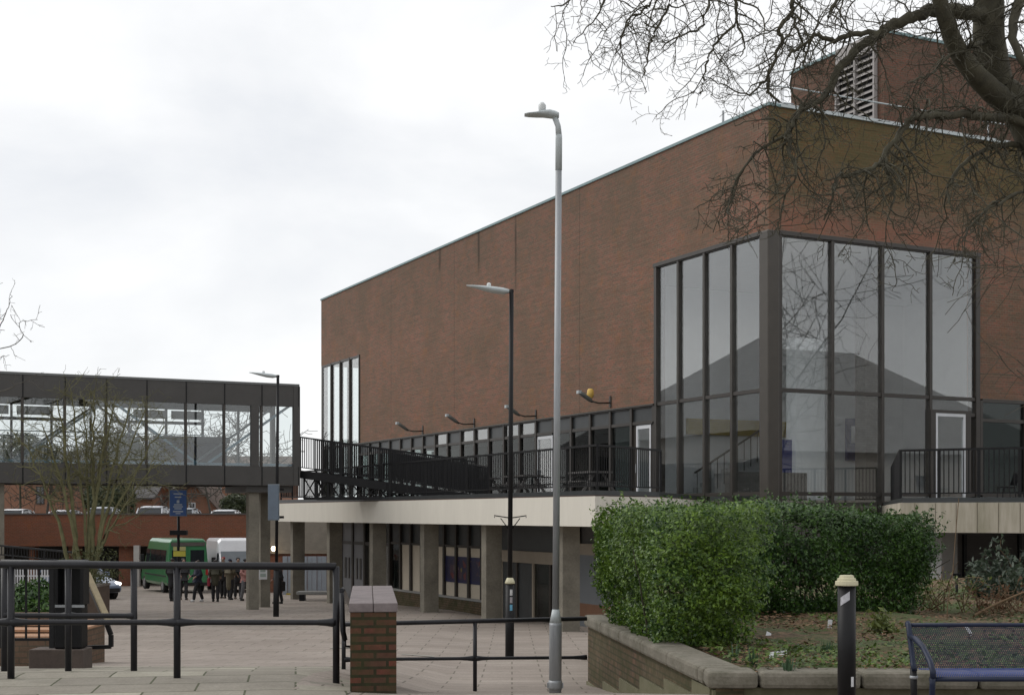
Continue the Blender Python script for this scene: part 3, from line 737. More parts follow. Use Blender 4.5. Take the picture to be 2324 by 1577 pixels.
# brick pier with engineering brick coping
X0 = (797-1162)/FL*12.5
pier = thing('brick_pier', 'short mossy red brick wall end with purple coping in the pavement', 'wall', (X0, 12.42, 0), R(2.0))
zt_ = EYE-.81
pier.rotation_euler = (0, 0, R(6.0))
m = MB(); m.box(.0, .42, .0, 3.0, gz(X0,12.5)-.35, zt_-.085); m.build('brickwork', BRICK_MOSS, pier, bevel=.006)
m = MB()
for i in range(13):
    for j in (0, 1):
        a = -.012+i*.233; m.box(-.012+.224*j, -.012+.224*j+.219, a, a+.228, zt_-.083, zt_)
m.build('coping', STONE_PIER, pier, bevel=.008)

# ---------------------------------------------------------------- planter wall, soil
SZ = EYE-1.40
WT = EYE-1.36
A_ = Vector((1.0, 18.5)); B_ = Vector((1.74, 11.85)); C_ = Vector((9.5, 11.55))
pl = thing('planter_wall', 'low brick planter wall with thick stone coping round the shrub bed', 'wall', (0,0,0))
dAB = (B_-A_).normalized(); nAB = Vector((-dAB.y, dAB.x)) # to the right of the run, towards the bed
if nAB.x < 0: nAB = -nAB
dBC = (C_-B_).normalized(); nBC = Vector((-dBC.y, dBC.x))
if nBC.y < 0: nBC = -nBC
# left run in its own rotated frame so that brick courses follow it
ang = math.atan2(dAB.y, dAB.x); Lab = (B_-A_).length
m = MB(); m.box(0, Lab, .03, .28, -1.3, WT-.15)      # local x along A->B, y towards bed
o = m.build('brickwork', BRICK_PLANTER, pl); o.location = (A_.x, A_.y, 0); o.rotation_euler = (0,0,ang)
m = MB(); steps_ = [(Lab-.78,.015),(Lab-1.95,.15),(Lab-3.15,.27),(Lab-4.35,.43),(Lab-5.45,.60),(0,.75)]; xe = Lab
for xs_, d in steps_:
    m.box(xs_, xe, .006, .0295, -1.3, WT-.15-d); xe = xs_
o = m.build('render_base', RENDER_MOSS, pl); o.location = (A_.x, A_.y, 0); o.rotation_euler = (0,0,ang)
k = 0; x = 0.0
while x < Lab-.3:
    w = min(1.25, Lab-.25-x); o = MB().box(x+.006, x+w-.006, -.03, .36, WT-.15, WT).build('coping_stone', STONE, pl, bevel=.035); o.location = (A_.x, A_.y, 0); o.rotation_euler = (0,0,ang); x += w
angB = math.atan2(dBC.y, dBC.x); Lbc = (C_-B_).length
o = MB().box(-.02, Lbc, .06, .28, -.2+1, WT-.15).build('brickwork', RENDER_MOSS, pl); o.location = (B_.x, B_.y, 0); o.rotation_euler = (0,0,angB)
x = -.06
for w in (.46, .88, 1.0, 1.1, 1.0, 1.1, 1.0, 1.1):
    o = MB().box(x+.007, x+w-.007, -.04, .36, WT-.152, WT-.003).build('coping_stone', STONE, pl, bevel=.04); o.location = (B_.x, B_.y, 0); o.rotation_euler = (0,0,angB); x += w
def soil_mat():
    m, nt, b = nodes('planter_soil'); co = objco(nt)
    v = nt.nodes.new('ShaderNodeTexVoronoi'); v.inputs['Scale'].default_value = 22; nt.links.new(co, v.inputs['Vector'])
    sp = nt.nodes.new('ShaderNodeSeparateColor'); nt.links.new(v.outputs['Color'], sp.inputs[0])
    c = ramp(nt, sp.outputs[0], .1, .9, (.045,.028,.016), (.19,.115,.065))
    c = mixc(nt, ramp(nt, noise(nt, co, 1.1, 5, .7), .40, .58), c, (.05,.075,.018))
    nt.links.new(c, b.inputs['Base Color']); b.inputs['Roughness'].default_value = .95; bump(nt, b, v.outputs['Distance'], .6, .03); return m
xs2 = np.linspace(0, 1, 24); ys2 = np.linspace(0, 1, 30)
rs = np.random.RandomState(5); vs = []
for j in ys2:
    for i in xs2:
        Y = 12.0 + 16*j; l = A_.lerp(B_, min(1, max(0, (18.5-Y)/(18.5-11.85)))) if Y < 18.5 else Vector((1.0+(Y-18.5)*.14, Y))
        x = l.x+.2 + (14-l.x)*i; vs.append((x, Y, SZ - .03 + .05*rs.rand() + (.10 if Y > 20 else 0)*min(1,(Y-20)/3) + .07*math.sin(x*1.7+Y)))
n = len(xs2)
kind(MB().add(vs, [(j*n+i, j*n+i+1, (j+1)*n+i+1, (j+1)*n+i) for j in range(len(ys2)-1) for i in range(n-1)], True).build('soil', soil_mat()), 'structure')
MB().box(2.4, 14, 27.7, 28.0, -1, SZ).build('bed_back_wall', RENDER_MOSS, pl)
MB().beam((1.25,18.9,SZ-.6),(2.55,27.9,SZ-.6),.2,1.0).build('bed_side_wall', RENDER_MOSS, pl)

# ---------------------------------------------------------------- lamp posts
def lamp(name, label, base, top, r0, h0, cap, silver, group):
    o = thing(name, label, 'street lamp', base, 0, group); h = top - base.z
    mt = GALV if silver else BLACK
    ws = r0
    if silver:
        MB().lathe([(ws,-.3),(ws,h0-.13),(ws*.98,h0-.1)], 16).build('base_section', GALV, o)
        MB().lathe([(ws*.98,h0-.1),(ws*.56,h0+.06)], 16).build('shoulder', LANTERN, o)
        MB().lathe([(ws*.55,h0+.06),(ws*.50,h-.62)], 16).build('pole', GALV, o)
        MB().lathe([(ws*.54,h-.62),(ws*.54,h-.25),(ws*.5,h-.2)], 14).build('sleeve', LANTERN, o)
        MB().lathe([(ws*1.06,.04),(ws*1.13,.07),(ws*1.13,.12),(ws*1.06,.15)], 16).build('band', GALV, o)
        for s in (-1, 1): MB().box(s*ws*1.1-.015, s*ws*1.1+.015, -.02, .02, .06, .12).build('bolt', GALV, o)
        arm = MB().tube([(0,0,h-.22),(-.01,0,h-.1),(-.05,0,h+.01)], [ws*.5,ws*.45,.035], 12).build('spigot', LANTERN, o)
        rings = []
        for t, w, z0, z1 in ((0,.04,-.03,.03),(.04,.06,-.045,.05),(.11,.09,-.035,.065),(.19,.095,-.025,.055),(.27,.10,-.018,.03),(.36,.09,-.012,.018),(.41,.06,-.01,.012)):
            ring = [(.0-t, w*math.cos(a), (z0+z1)/2 + h+.03 + (z1-z0)/2*math.sin(a)) for a in np.linspace(0, 2*math.pi, 11)[:-1]]
            rings.append(ring)
        MB().loft(rings).build('lantern', LANTERN, o, fix=True)
        MB().lathe([(.035,h+.08),(.045,h+.12),(.045,h+.17),(.02,h+.2)], 10, (-.20,0,-.02)).build('photocell', plain('photocell', (.55,.57,.57), .4, .05), o)
    else:
        MB().lathe([(r0,-.3),(r0,h0)], 16).build('base_section', BLACK, o)
        if cap: MB().lathe([(r0*1.12,h0),(r0*1.12,h0+.03),(r0*.75,h0+.1),(r0*.6,h0+.11)], 16).build('cap', CAPCREAM, o)
        MB().lathe([(r0*.55,h0+.1),(r0*.5,h)], 14).build('pole', BLACK, o)
        rings = []
        for t, w, z0, z1 in ((0,.05,-.07,.0),(.12,.12,-.09,.03),(.3,.16,-.07,.05),(.5,.15,-.02,.065),(.68,.08,.03,.075),(.80,.02,.06,.075)):
            ring = [(-.04-t, w*math.cos(a), (z0+z1)/2 + h + (z1-z0)/2*math.sin(a)) for a in np.linspace(0, 2*math.pi, 11)[:-1]]
            rings.append(ring)
        MB().loft(rings).build('lantern', LANTERN, o, fix=True)
        MB().box(-.06, r0*.5, -.03, .03, h-.06, h-.01).build('arm', BLACK, o)
        MB().lathe([(.04,h+.04),(.04,h+.1),(.02,h+.12)], 10, (-.42,0,0)).build('photocell', plain('photocell_pale', (.6,.62,.62), .4, .05), o)
    return o
b_ = G(1260, 16.2); ls = lamp('street_lamp', 'tall galvanised silver lamp post standing in front of the theatre', b_, EYE+(1166-268)/FL*16.2, .074, .93, False, True, 'street lamps')
b_.z = EYE - (1580-1166)/FL*16.2
ls.rotation_euler = (0, R(.38), 0)
b_ = G(1156.5, 25.4); ld = lamp('street_lamp', 'black lamp post with cream collar and stickers in front of the cream terrace', b_, EYE+(1166-657)/FL*25.4, .082, 1.36, True, False, 'street lamps')
ld.rotation_euler = (0, R(.3), 0)
b_ = G(626.5, 39.6); lf = lamp('street_lamp', 'farthest black lamp post beside the footbridge end', b_, EYE+(1166-851)/FL*39.6, .085, 1.36, True, False, 'street lamps')
lf.rotation_euler = (0, R(.45), 0)
# brackets on the nearer black post, stickers
m = MB(); z = EYE+(1166-1172)/FL*25.4 - ld.location.z
for s in (-1, 1):
    m.tube([(s*.04,0,z-.02),(s*.3,0,z+.02),(s*.29,0,z-.02)], .012, 6); m.tube([(s*.04,0,z-.22),(s*.18,0,z-.03)], .01, 6)
m.build('basket_bracket', BLACK, ld)
for z, c, nm in ((1.2,(.5,.5,.5),'grey'),(1.06,(.3,.28,.3),'dark'),(.92,(.12,.34,.5),'blue')):
    r = .0835
    vs = [(r*math.sin(t), -r*math.cos(t), zz) for zz in (z-.055, z+.055) for t in (.0,.2,.4,.6)]
    MB().add(vs, [(0,1,5,4),(1,2,6,5),(2,3,7,6)]).build('sticker', plain('sticker_'+nm, c, .5, .25, 30), ld)
# bollard in front
b_ = G(1921.5, 11.15); bo = thing('bollard', 'black metal bollard with stepped cream cap before the shrub bed', 'bollard', b_)
h = (EYE - (1328-1166)/FL*11.15) - b_.z
MB().lathe([(.073,-.1),(.073,h)], 20).build('shaft', BLACK, bo)
MB().lathe([(.091,h),(.093,h+.008),(.091,h+.036),(.076,h+.039),(.074,h+.058),(.060,h+.062),(.057,h+.080),(.048,h+.084)], 20, smooth=False).build('cap', CAPCREAM, bo)
r = .0745
vs = [(r*math.sin(t), -r*math.cos(t), h-.085+dz+.05*t) for dz in (-.032, .036) for t in (-.95,-.6,-.3,0,.1)]
MB().add(vs, [(i,i+1,i+6,i+5) for i in range(4)]).build('sticker', plain('pale_sticker', (.42,.42,.45), .6, .2, 40), bo)
vs = [(r*math.sin(t), -r*math.cos(t), z) for z in (.18, .26) for t in (.25,.45,.6)]
MB().add(vs, [(0,1,4,3),(1,2,5,4)]).build('paint_chip', WHITE_METAL, bo)

# ---------------------------------------------------------------- bench
def mesh_metal(name, c, hr_=.33):
    m, nt, b = nodes(name)
    t = nt.nodes.new('ShaderNodeTexCoord'); sp = nt.nodes.new('ShaderNodeSeparateXYZ'); nt.links.new(t.outputs['UV'], sp.inputs[0])
    def cell(v): return math_(nt, 'SUBTRACT', math_(nt, 'FRACT', v), .5)
    row = math_(nt, 'MULTIPLY', math_(nt, 'FRACT', math_(nt, 'MULTIPLY', math_(nt, 'FLOOR', sp.outputs['Y']), .5)), 1.0)
    a = cell(math_(nt, 'ADD', sp.outputs['X'], row)); c_ = cell(sp.outputs['Y'])
    d = math_(nt, 'SQRT', math_(nt, 'ADD', math_(nt, 'MULTIPLY', a, a), math_(nt, 'MULTIPLY', c_, c_)))
    hole = math_(nt, 'LESS_THAN', d, hr_)
    b.inputs['Base Color'].default_value = (*c, 1); b.inputs['Roughness'].default_value = .5; b.inputs['Specular IOR Level'].default_value = .3
    tr = nt.nodes.new('ShaderNodeBsdfTransparent'); mx = nt.nodes.new('ShaderNodeMixShader'); out = nt.nodes['Material Output']
    nt.links.new(hole, mx.inputs[0]); nt.links.new(b.outputs[0], mx.inputs[1]); nt.links.new(tr.outputs[0], mx.inputs[2]); nt.links.new(mx.outputs[0], out.inputs['Surface']); return m
NAVYM = mesh_metal('navy_mesh', (.016,.040,.19)); NAVYB = mesh_metal('dark_navy_mesh', (.012,.016,.034), .35); NAVYP = plain('navy_paint', (.009,.015,.038), .4, .2, spec=.3)
BY = 9.95
bx = (2108-1162)/FL*BY
be = thing('bench', 'dark blue perforated metal bench in front of the planter wall', 'bench', (bx, BY, EYE-1.6))
def sheet(name, prof, x0, x1, mat):
    """sheet following a (y, z) profile, x0..x1, with UVs in hole pitches (13 mm)"""
    me = bpy.data.meshes.new(name); vs = []; fs = []; uv = []; s = [0]
    for a, b in zip(prof, prof[1:]): s.append(s[-1] + math.hypot(b[0]-a[0], b[1]-a[1]))
    for y, z in prof: vs += [(x0,y,z),(x1,y,z)]
    for i in range(len(prof)-1):
        fs.append((2*i, 2*i+1, 2*i+3, 2*i+2)); uv += [(x0,s[i]),(x1,s[i]),(x1,s[i+1]),(x0,s[i+1])]
    me.from_pydata(vs, [], fs); u = me.uv_layers.new(name='UVMap')
    for l, c in zip(u.data, uv): l.uv = (c[0]/.016, c[1]/.016)
    me.polygons.foreach_set('use_smooth', [True]*len(fs)); me.materials.append(mat)
    o = bpy.data.objects.new(name, me); COL.objects.link(o); o.parent = be; return o
BW = 1.8
sheet('seat', [(-.02,.40),(-.015,.43),(.02,.45),(.1,.452),(.3,.435),(.40,.42),(.44,.43)], .05, BW-.05, NAVYM)
sheet('backrest', [(.44,.43),(.455,.46),(.50,.58),(.55,.69),(.575,.735),(.585,.745)], .02, BW-.02, NAVYB)
for x in (.02, BW-.02):
    m = MB(); m.tube([(x,.6,.76),(x,.575,.745),(x,.55,.68),(x,.5,.57),(x,.455,.45),(x,.42,.415)], .022, 8); m.build('back_frame', NAVYP, be)
    m = MB(); m.tube([(x,.53,.66),(x,.4,.655),(x,.2,.61),(x,.03,.52),(x,-.03,.46),(x,-.035,.41)], .022, 8); m.build('armrest', NAVYP, be)
    MB().tube([(x,-.03,.42),(x,-.02,.36),(x,.0,0)], .022, 8).build('leg', NAVYP, be)
    MB().tube([(x,.45,.43),(x,.44,.3),(x,.42,0)], .026, 8).build('leg', BLACK, be)
    MB().lathe([(.03,-.012),(.034,0),(.03,.012)], 10, (x,.44,.36)).build('bolt', GALV, be)
m = MB(); m.tube([(0,-.02,.40),(BW,-.02,.40)], .018, 8).tube([(0,.585,.745),(BW,.585,.745)], .016, 8); m.build('edge_tube', NAVYP, be)

# ---------------------------------------------------------------- left foreground: bin, steps, handrail
p = G(155, 15.9)
cb = thing('litter_bin', 'tall black metal litter bin on a dark brick plinth behind the rails', 'litter bin', (p.x, 15.9, 0))
zb = EYE-(1472-1166)/FL*15.9
m = MB(); m.box(-.17,.15,-.0,.26,zb,EYE-(1372-1166)/FL*15.9); m.build('body', BLACK, cb, bevel=.02)
zt_ = EYE-(1283-1166)/FL*15.9; zm = EYE-(1372-1166)/FL*15.9
for s in (-1, 1): MB().box(s*.15-.02,s*.15+.02,.02,.24,zm,zt_).build('side_panel', BLACK, cb)
MB().box(-.19,.17,-.02,.28,zt_,zt_+.06).build('hood', BLACK, cb, bevel=.02)
MB().box(-.17,.15,.2,.24,zm,zt_).build('back_panel', BLACK, cb)
MB().box(-.17,.19,-.012,.0,zm-.03,zm).build('lip', GALV, cb)
MB().box(-.44,.19,-.06,.3,zb-.4,zb-.002).build('plinth', plain('dark_plinth', (.085,.065,.055), .9, .25, 6), cb, bevel=.01)
# black baluster railing with slanting handrail end
railing('step_railing', 'black upright bar railing at the far left before the brick steps', [P(-120,1470,15.4), P(118,1470,15.6)], h=.92, bay=.6, bal=.16, bw=.02)
hr = thing('stair_handrail', 'slanting brown topped handrail with black bracket beyond the guard rails', 'handrail', G(230, 16.4)); a = hr.location
q = lambda x, y, Y: P(x, y, Y)-a
MB().beam(q(198,1302,17.6), q(247,1412,16.4), .07, .05).build('handrail', plain('weathered_wood', (.20,.16,.09), .7, .2, 8), hr)
m = MB(); m.beam(q(195,1309,17.6), q(244,1419,16.4), .05, .05).beam(q(244,1419,16.4), q(252,1440,16.4), .05,.05).beam(q(252,1440,16.4), q(252,1467,16.4), .05, .05).beam(q(252,1467,16.4), q(172,1469,16.4), .04,.045)
m.build('bracket', BLACK, hr)
MB().beam(q(176,1300,17.2), q(176,1470,16.5), .05, .05).build('post', BLACK, hr)
# brick steps at the far left
st = thing('brick_steps', 'flight of brick steps with orange edges behind the left railing', 'steps', (0,0,0))
STEPB = brick('step_brick', (.16,.10,.07), (.13,.085,.06), (.09,.075,.055), (.11,.085,.06), .5)
EDGE = plain('orange_step_edge', (.34,.19,.11), .8, .25, 9)  # treads of the lower steps, a paler orange than the risers
for i, (y, yb) in enumerate(((1443,1462),(1428,1443),(1414,1428),(1400,1414))):
    Y = 17.6+i*.42; x0 = (-200-1162)/FL*Y; x1 = (122-i*3-1162)/FL*Y; z = EYE-(y-1166)/FL*Y
    MB().box(x0, x1, Y, Y+2.2-i*.42, z-.6, z-.03).build('riser', STEPB, st); MB().box(x0, x1+.01, Y-.02, Y+2.2-i*.42, z-.03, z).build('tread', EDGE if i < 3 else STEPB, st)
MB().add([P(-200,1370,21), P(20,1395,20), P(110,1420,18.6), P(110,1440,18.6), P(-200,1440,21)]+[p+Vector((0,.3,0)) for p in (P(-200,1370,21), P(20,1395,20), P(110,1420,18.6), P(110,1440,18.6), P(-200,1440,21))],
         [(0,1,2,3,4)[::-1],(5,6,7,8,9),(0,1,6,5),(1,2,7,6),(2,3,8,7),(3,4,9,8),(4,0,5,9)]).build('side_wall', plain('pink_brick_ramp', (.24,.13,.09), .9, .15, 4), st, fix=True)

# ---------------------------------------------------------------- signs
def sign_mat(name, c):
    return plain(name, c, .45, .12, 4)
def sign_post(name, label, x, Y, ybase, ytop, x0, x1, y0, y1, mat, marks, yaw, extra=True, post=True):
    b_ = P(x, ybase, Y); o = thing(name, label, 'sign', b_, yaw)
    if post: MB().tube([(0,0,-.3),(0,0,P(x,ytop,Y).z-b_.z)], .05 if ybase<1380 else .05, 8).build('post', BLACK, o)
    w = (x1-x0)/FL*Y/max(.35,abs(math.cos(yaw))); zc0 = P(x,y1,Y).z-b_.z; zc1 = P(x,y0,Y).z-b_.z; xc = ((x0+x1)/2-x)/FL*Y
    MB().box(xc-w/2, xc+w/2, -.085, -.06, zc0, zc1).build('panel', mat, o)
    MB().box(xc-w/2-.02, xc+w/2+.02, -.06, -.05, zc0-.02, zc1+.02).build('frame', GREYSTEEL, o)
    if marks:
        PALEB = MATS.get('pale_lettering') or plain('pale_lettering', (.42,.48,.55), .5, .1)
        hh = zc1-zc0
        for (t, ww, th_) in ((.87,.55,.02),(.74,.4,.018),(.56,.16,.05),(.44,.5,.018),(.36,.6,.018),(.28,.45,.018),(.17,.62,.022),(.09,.3,.014)):
            MB().box(xc-ww*w/2, xc+ww*w/2, -.09, -.0855, zc0+hh*t-th_, zc0+hh*t+th_).build('marking', PALEB, o)
    return o
SIGNB = sign_mat('sign_blue', (.035,.10,.30))
s1 = sign_post('information_sign', 'blue sign with pale lines on a black post near the minibus', 405, 47, 1362, 1150, 387, 424, 1113, 1170, SIGNB, True, 0)
MB().box(-.28,.30,-.1,.1,P(405,1214,47).z-s1.location.z,P(405,1203,47).z-s1.location.z).build('black_box', BLACK, s1)
MB().box(-.16,.26,-.075,-.05,P(405,1262,47).z-s1.location.z,P(405,1250,47).z-s1.location.z).build('yellow_notice', plain('yellow_notice', (.55,.50,.06), .5, .1), s1)
MB().box(-.16,-.04,-.075,-.05,P(405,1249,47).z-s1.location.z,P(405,1240,47).z-s1.location.z).box(.06,.26,-.075,-.05,P(405,1249,47).z-s1.location.z,P(405,1240,47).z-s1.location.z).build('yellow_notice', plain('pale_yellow_notice', (.5,.48,.2), .5, .1), s1)
s2 = sign_post('hanging_sign', 'grey blue sign turned sideways on the far black lamp post', 624, 39.35, 1180, 1100, 611, 636, 1100, 1179, sign_mat('sign_greyblue', (.10,.13,.17)), False, R(-25), post=False)
MB().box(-.05,.14,-.05,.25,.05,.12).box(-.05,.14,-.05,.25,.85,.92).build('bracket', BLACK, s2)
p = P(600, 1326, 46.6)
nt_ = thing('notice', 'white paper notice fixed to the footbridge column', 'notice', P(601,1313,46.9)+Vector((0,-.35,0)), TH)
MB().box(-.14,.14,-.02,.0,0,.42).build('sheet', WHITE_METAL, nt_)
MB().box(-.1,.08,-.024,-.0205,.25,.36).box(-.1,.1,-.024,-.0205,.08,.2).build('marking', plain('notice_grey', (.3,.36,.33), .6, .1), nt_)

# ---------------------------------------------------------------- floodlights on the long wall
labs = ['floodlight with yellow and white bag on it, nearest the tall windows', 'second floodlight arm from the tall windows, without a bag', 'third floodlight arm from the tall windows', 'farthest floodlight arm on the long brick wall']
for i, (x, y) in enumerate(((1386,914),(1217,944),(1077,962),(960,978))):
    yy_, zz = on_x(x, y, 0)
    f = thing('floodlight', labs[i], 'floodlight', wor(0, yy_, zz), TH, 'floodlights on the long wall')
    MB().box(-.04,0,-.05,.05,-.16,.24).build('wall_plate', BROWN, f)
    MB().tube([(-.03,0,0),(-.5,0,-.03),(-.85,0,.05)], .03, 6).build('arm', BROWN, f)
    h_ = MB(); h_.loft([[( -.75+ -.5*t + .10*math.cos(a)*0, w*math.cos(a), .02+.3*t + w*.75*math.sin(a)) for a in np.linspace(0,2*math.pi,9)[:-1]] for t, w in ((0,.07),(.25,.11),(.8,.12),(1.0,.09))])
    h_.build('lamp_head', plain('floodlight_grey', (.12,.125,.115), .5, .2), f, fix=True)
    MB().box(-1.34,-1.22,-.08,.08,.27,.38).build('lamp_glass', LANTERN, f)
    if i == 0:
        MB().loft([[(-.82+w*math.cos(a), w*math.sin(a), z) for a in np.linspace(0,2*math.pi,8)[:-1]] for w, z in ((.10,.14),(.13,.27),(.11,.42),(.07,.46))]).build('bag', plain('yellow_bag', (.55,.36,.08), .6, .35, 6), f, fix=True)
# ---------------------------------------------------------------- vehicles
def wheel(o, x, y, r, w=.2, side=1):
    t = thing_part = MB()
    def cyl(rad, y0, y1):
        n = 18; a = [(x+rad*math.cos(2*math.pi*k/n), y0, r+rad*math.sin(2*math.pi*k/n)) for k in range(n)]; b = [(p[0], y1, p[2]) for p in a]
        return [a, b]
    wo_ = MB().loft(cyl(r, y-w/2, y+w/2), True, False).build('wheel', TYRE, o, fix=True)
    MB().loft(cyl(r*.6, y+side*w/2, y+side*(w/2+.015)), True, False).build('hub', HUB, wo_, fix=True)
TYRE = plain('tyre', (.015,.015,.016), .8, .2); HUB = plain('wheel_hub', (.22,.22,.23), .4, .2)
LAMPR = plain('rear_lamp', (.35,.02,.02), .3, .1); LAMPW = plain('lamp_glass', (.7,.7,.68), .15, .05)
def paint(name, c): 
    m = plain(name, c, .3, .06); m.node_tree.nodes['Principled BSDF'].inputs['Coat Weight'].default_value = .5; return m
def ring(x, w, z0, z1, tum=.12, r=.12):
    h = z1-z0; wt = w*(1-tum); 
    return [(x,-w+r*.4,z0),(x,-w,z0+r),(x,-w,z0+h*.5),(x,-wt,z1-r),(x,-wt+r,z1),(x,wt-r,z1),(x,wt,z1-r),(x,w,z0+h*.5),(x,w,z0+r),(x,w-r*.4,z0)]
def minibus():
    # local +x is the front; rear face at x = 0
    o = thing('minibus', 'green minibus seen from behind, parked by the brick car park wall', 'minibus', (0,0,0))
    G_ = paint('minibus_green', (.045,.20,.085))
    w = .98
    st = [ring(0,w*.97,.42,2.5,.08,.1), ring(.08,w,.36,2.58,.1,.14), ring(4.0,w,.34,2.58,.1,.14), ring(4.35,w,.34,2.45,.14,.14), ring(4.9,w*.98,.34,1.75,.1,.12), ring(5.1,w*.97,.36,1.3,.05,.1), ring(5.75,w*.9,.4,1.12,.05,.1), ring(5.9,w*.8,.45,.95,.03,.08)]
    MB().loft(st, True, False).build('body', G_, o, bevel=.03, fix=True)
    for y in (-.44, .44):
        d = MB().box(-.03,.02,y-.40,y+.40,.5,2.2).build('rear_door', G_, o)
        MB().box(-.045,-.03,y-.33,y+.33,1.28,2.05).build('window', GLASS_CAR, d)
    MB().box(-.05,.03,-.80,.80,2.24,2.42).build('route_board', plain('route_board', (.10,.085,.08), .4, .2), o)
    MB().box(-.1,.08,-.95,.95,.36,.5).build('bumper', TYRE, o)
    for y in (-.9,.9): MB().box(-.035,.04,y-.06,y+.06,.85,1.25).build('rear_light', LAMPR, o)
    for s in (-1, 1):
        for x0, x1 in ((.35,1.35),(1.45,2.45),(2.55,3.4),(3.55,4.3)):
            MB().add([(x0,s*(w+.03),1.35),(x1,s*(w+.03),1.35),(x1,s*(w*.935+.03),2.05),(x0,s*(w*.935+.03),2.05),(x0,s*(w-.1),1.35),(x1,s*(w-.1),1.35),(x1,s*(w-.17),2.05),(x0,s*(w-.17),2.05)],[(0,1,2,3),(4,7,6,5),(0,4,5,1),(1,5,6,2),(2,6,7,3),(3,7,4,0)]).build('side_window', GLASS_CAR, o, fix=True)
        MB().box(.3,4.6,s*(w+.004)-.006,s*(w+.004)+.006,.78,.84).build('side_trim', TYRE, o)
        MB().box(4.5,4.7,s*(w+.14)-.08,s*(w+.14)+.08,1.45,1.75).build('mirror', TYRE, o)
        for x in (1.0, 4.75): wheel(o, x, s*(w-.12), .34, .22, s)
    MB().box(4.42,4.86,-.8,.8,1.6,1.62).build('windscreen', GLASS_CAR, o)
    return o
mb = minibus(); q = P(437, 1340, 65.5)
mb.location = (q.x-.1, 65.0, gz(q.x, 65)); mb.rotation_euler = (0,0,R(118))
def van():
    o = thing('white_van', 'white high roofed van facing the crowd beside the green minibus', 'van', (0,0,0))
    W_ = paint('van_white', (.68,.69,.72)); w = 1.0
    st = [ring(0,w,.4,2.62,.08,.12), ring(3.9,w,.36,2.66,.08,.14), ring(4.15,w,.36,2.55,.1,.14), ring(4.35,w,.36,2.0,.12,.12), ring(4.95,w*.97,.38,1.35,.06,.1), ring(5.45,w*.9,.42,1.1,.05,.1), ring(5.6,w*.82,.48,.9,.03,.08)]
    MB().loft(st, True, False).build('body', W_, o, bevel=.03, fix=True)
    MB().add([(4.34,-.82,1.98),(4.34,.82,1.98),(4.93,.88,1.37),(4.93,-.88,1.37),(4.39,-.82,2.03),(4.39,.82,2.03),(4.985,.88,1.40),(4.985,-.88,1.40)],[(0,1,2,3),(4,7,6,5),(0,4,5,1),(1,5,6,2),(2,6,7,3),(3,7,4,0)]).build('windscreen', plain('van_windscreen', (.10,.115,.13), .15, .1), o, fix=True)
    for s in (-1,1):
        MB().add([(3.5,s*(w+.004),1.4),(4.55,s*(w+.002),1.4),(4.3,s*(w*.95),1.95),(3.5,s*(w*.95),1.95),(3.5,s*(w-.1),1.4),(4.5,s*(w-.1),1.4),(4.25,s*(w*.95-.1),1.95),(3.5,s*(w*.95-.1),1.95)],[(0,1,2,3),(4,7,6,5),(0,4,5,1),(1,5,6,2),(2,6,7,3),(3,7,4,0)]).build('side_window', GLASS_CAR, o, fix=True)
        MB().box(4.3,4.5,s*(w+.16)-.09,s*(w+.16)+.09,1.4,1.75).build('mirror', TYRE, o)
        MB().box(5.42,5.52,s*.7-.12,s*.7+.12,.75,1.0).build('headlight', LAMPW, o)
        for x in (.95, 4.65): wheel(o, x, s*(w-.12), .34, .22, s)
    MB().box(5.5,5.63,-.85,.85,.4,.6).build('bumper', TYRE, o)
    MB().box(5.5,5.58,-.5,.5,.75,.95).build('grille', TYRE, o)
    return o
vn = van(); q = P(535, 1340, 66); vn.location = (q.x-1.5, 70.6, gz(q.x, 68)); vn.rotation_euler = (0,0,R(-70))
def car(name, label, col, group=None):
    o = thing(name, label, 'car', (0,0,0), 0, group)
    w = .88
    st = [ring(0,w*.85,.45,.85,.05,.08), ring(.15,w*.95,.3,.95,.08,.1), ring(1.0,w,.25,.98,.08,.1), ring(2.9,w,.25,.95,.08,.1), ring(3.6,w*.97,.27,.84,.08,.1), ring(4.05,w*.88,.32,.70,.06,.08), ring(4.2,w*.75,.38,.6,.04,.06)]
    MB().loft(st, True, False).build('body', col, o, bevel=.03, fix=True)
    st = [ring(.35,w*.86,.93,1.0,.02,.02), ring(.75,w*.86,.9,1.36,.2,.05), ring(1.3,w*.87,.9,1.44,.2,.06), ring(2.0,w*.87,.9,1.43,.2,.06), ring(2.4,w*.87,.9,1.32,.18,.05), ring(3.05,w*.86,.9,.95,.02,.02)]
    MB().loft(st, True, False).build('glasshouse', GLASS_CAR, o, fix=True)
    st = [[(x,-wd,z),(x,-wd*.6,z+.03),(x,wd*.6,z+.03),(x,wd,z),(x,wd*.6,z-.01),(x,-wd*.6,z-.01)] for x, wd, z in ((.72,.62,1.375),(1.3,.66,1.45),(2.0,.66,1.44),(2.38,.62,1.335))]
    MB().loft(st, True, True).build('roof', col, o, fix=True)
    for s in (-1, 1):
        m = MB(); m.beam((.72,s*.66,1.36),(.3,s*.74,.96),.06,.06).beam((2.4,s*.66,1.33),(3.02,s*.74,.95),.05,.05).beam((1.55,s*.70,1.42),(1.55,s*.78,.95),.06,.04); m.build('pillar', col, o)
        MB().box(2.55,2.75,s*(w+.09)-.08,s*(w+.09)+.08,.95,1.1).build('mirror', col, o)
        MB().loft([[(x, s*.62+.16*math.cos(a)*k_, .66+.09*math.sin(a)*k_) for a in np.linspace(0,2*math.pi,9)[:-1]] for x, k_ in ((3.9,1),(4.09,.9),(4.13,.3))]).build('headlight', LAMPW, o, fix=True)
        for x in (.8, 3.35): wheel(o, x, s*(w-.1), .31, .2, s)
    MB().box(4.1,4.22,-.6,.6,.34,.5).build('grille', TYRE, o)
    return o
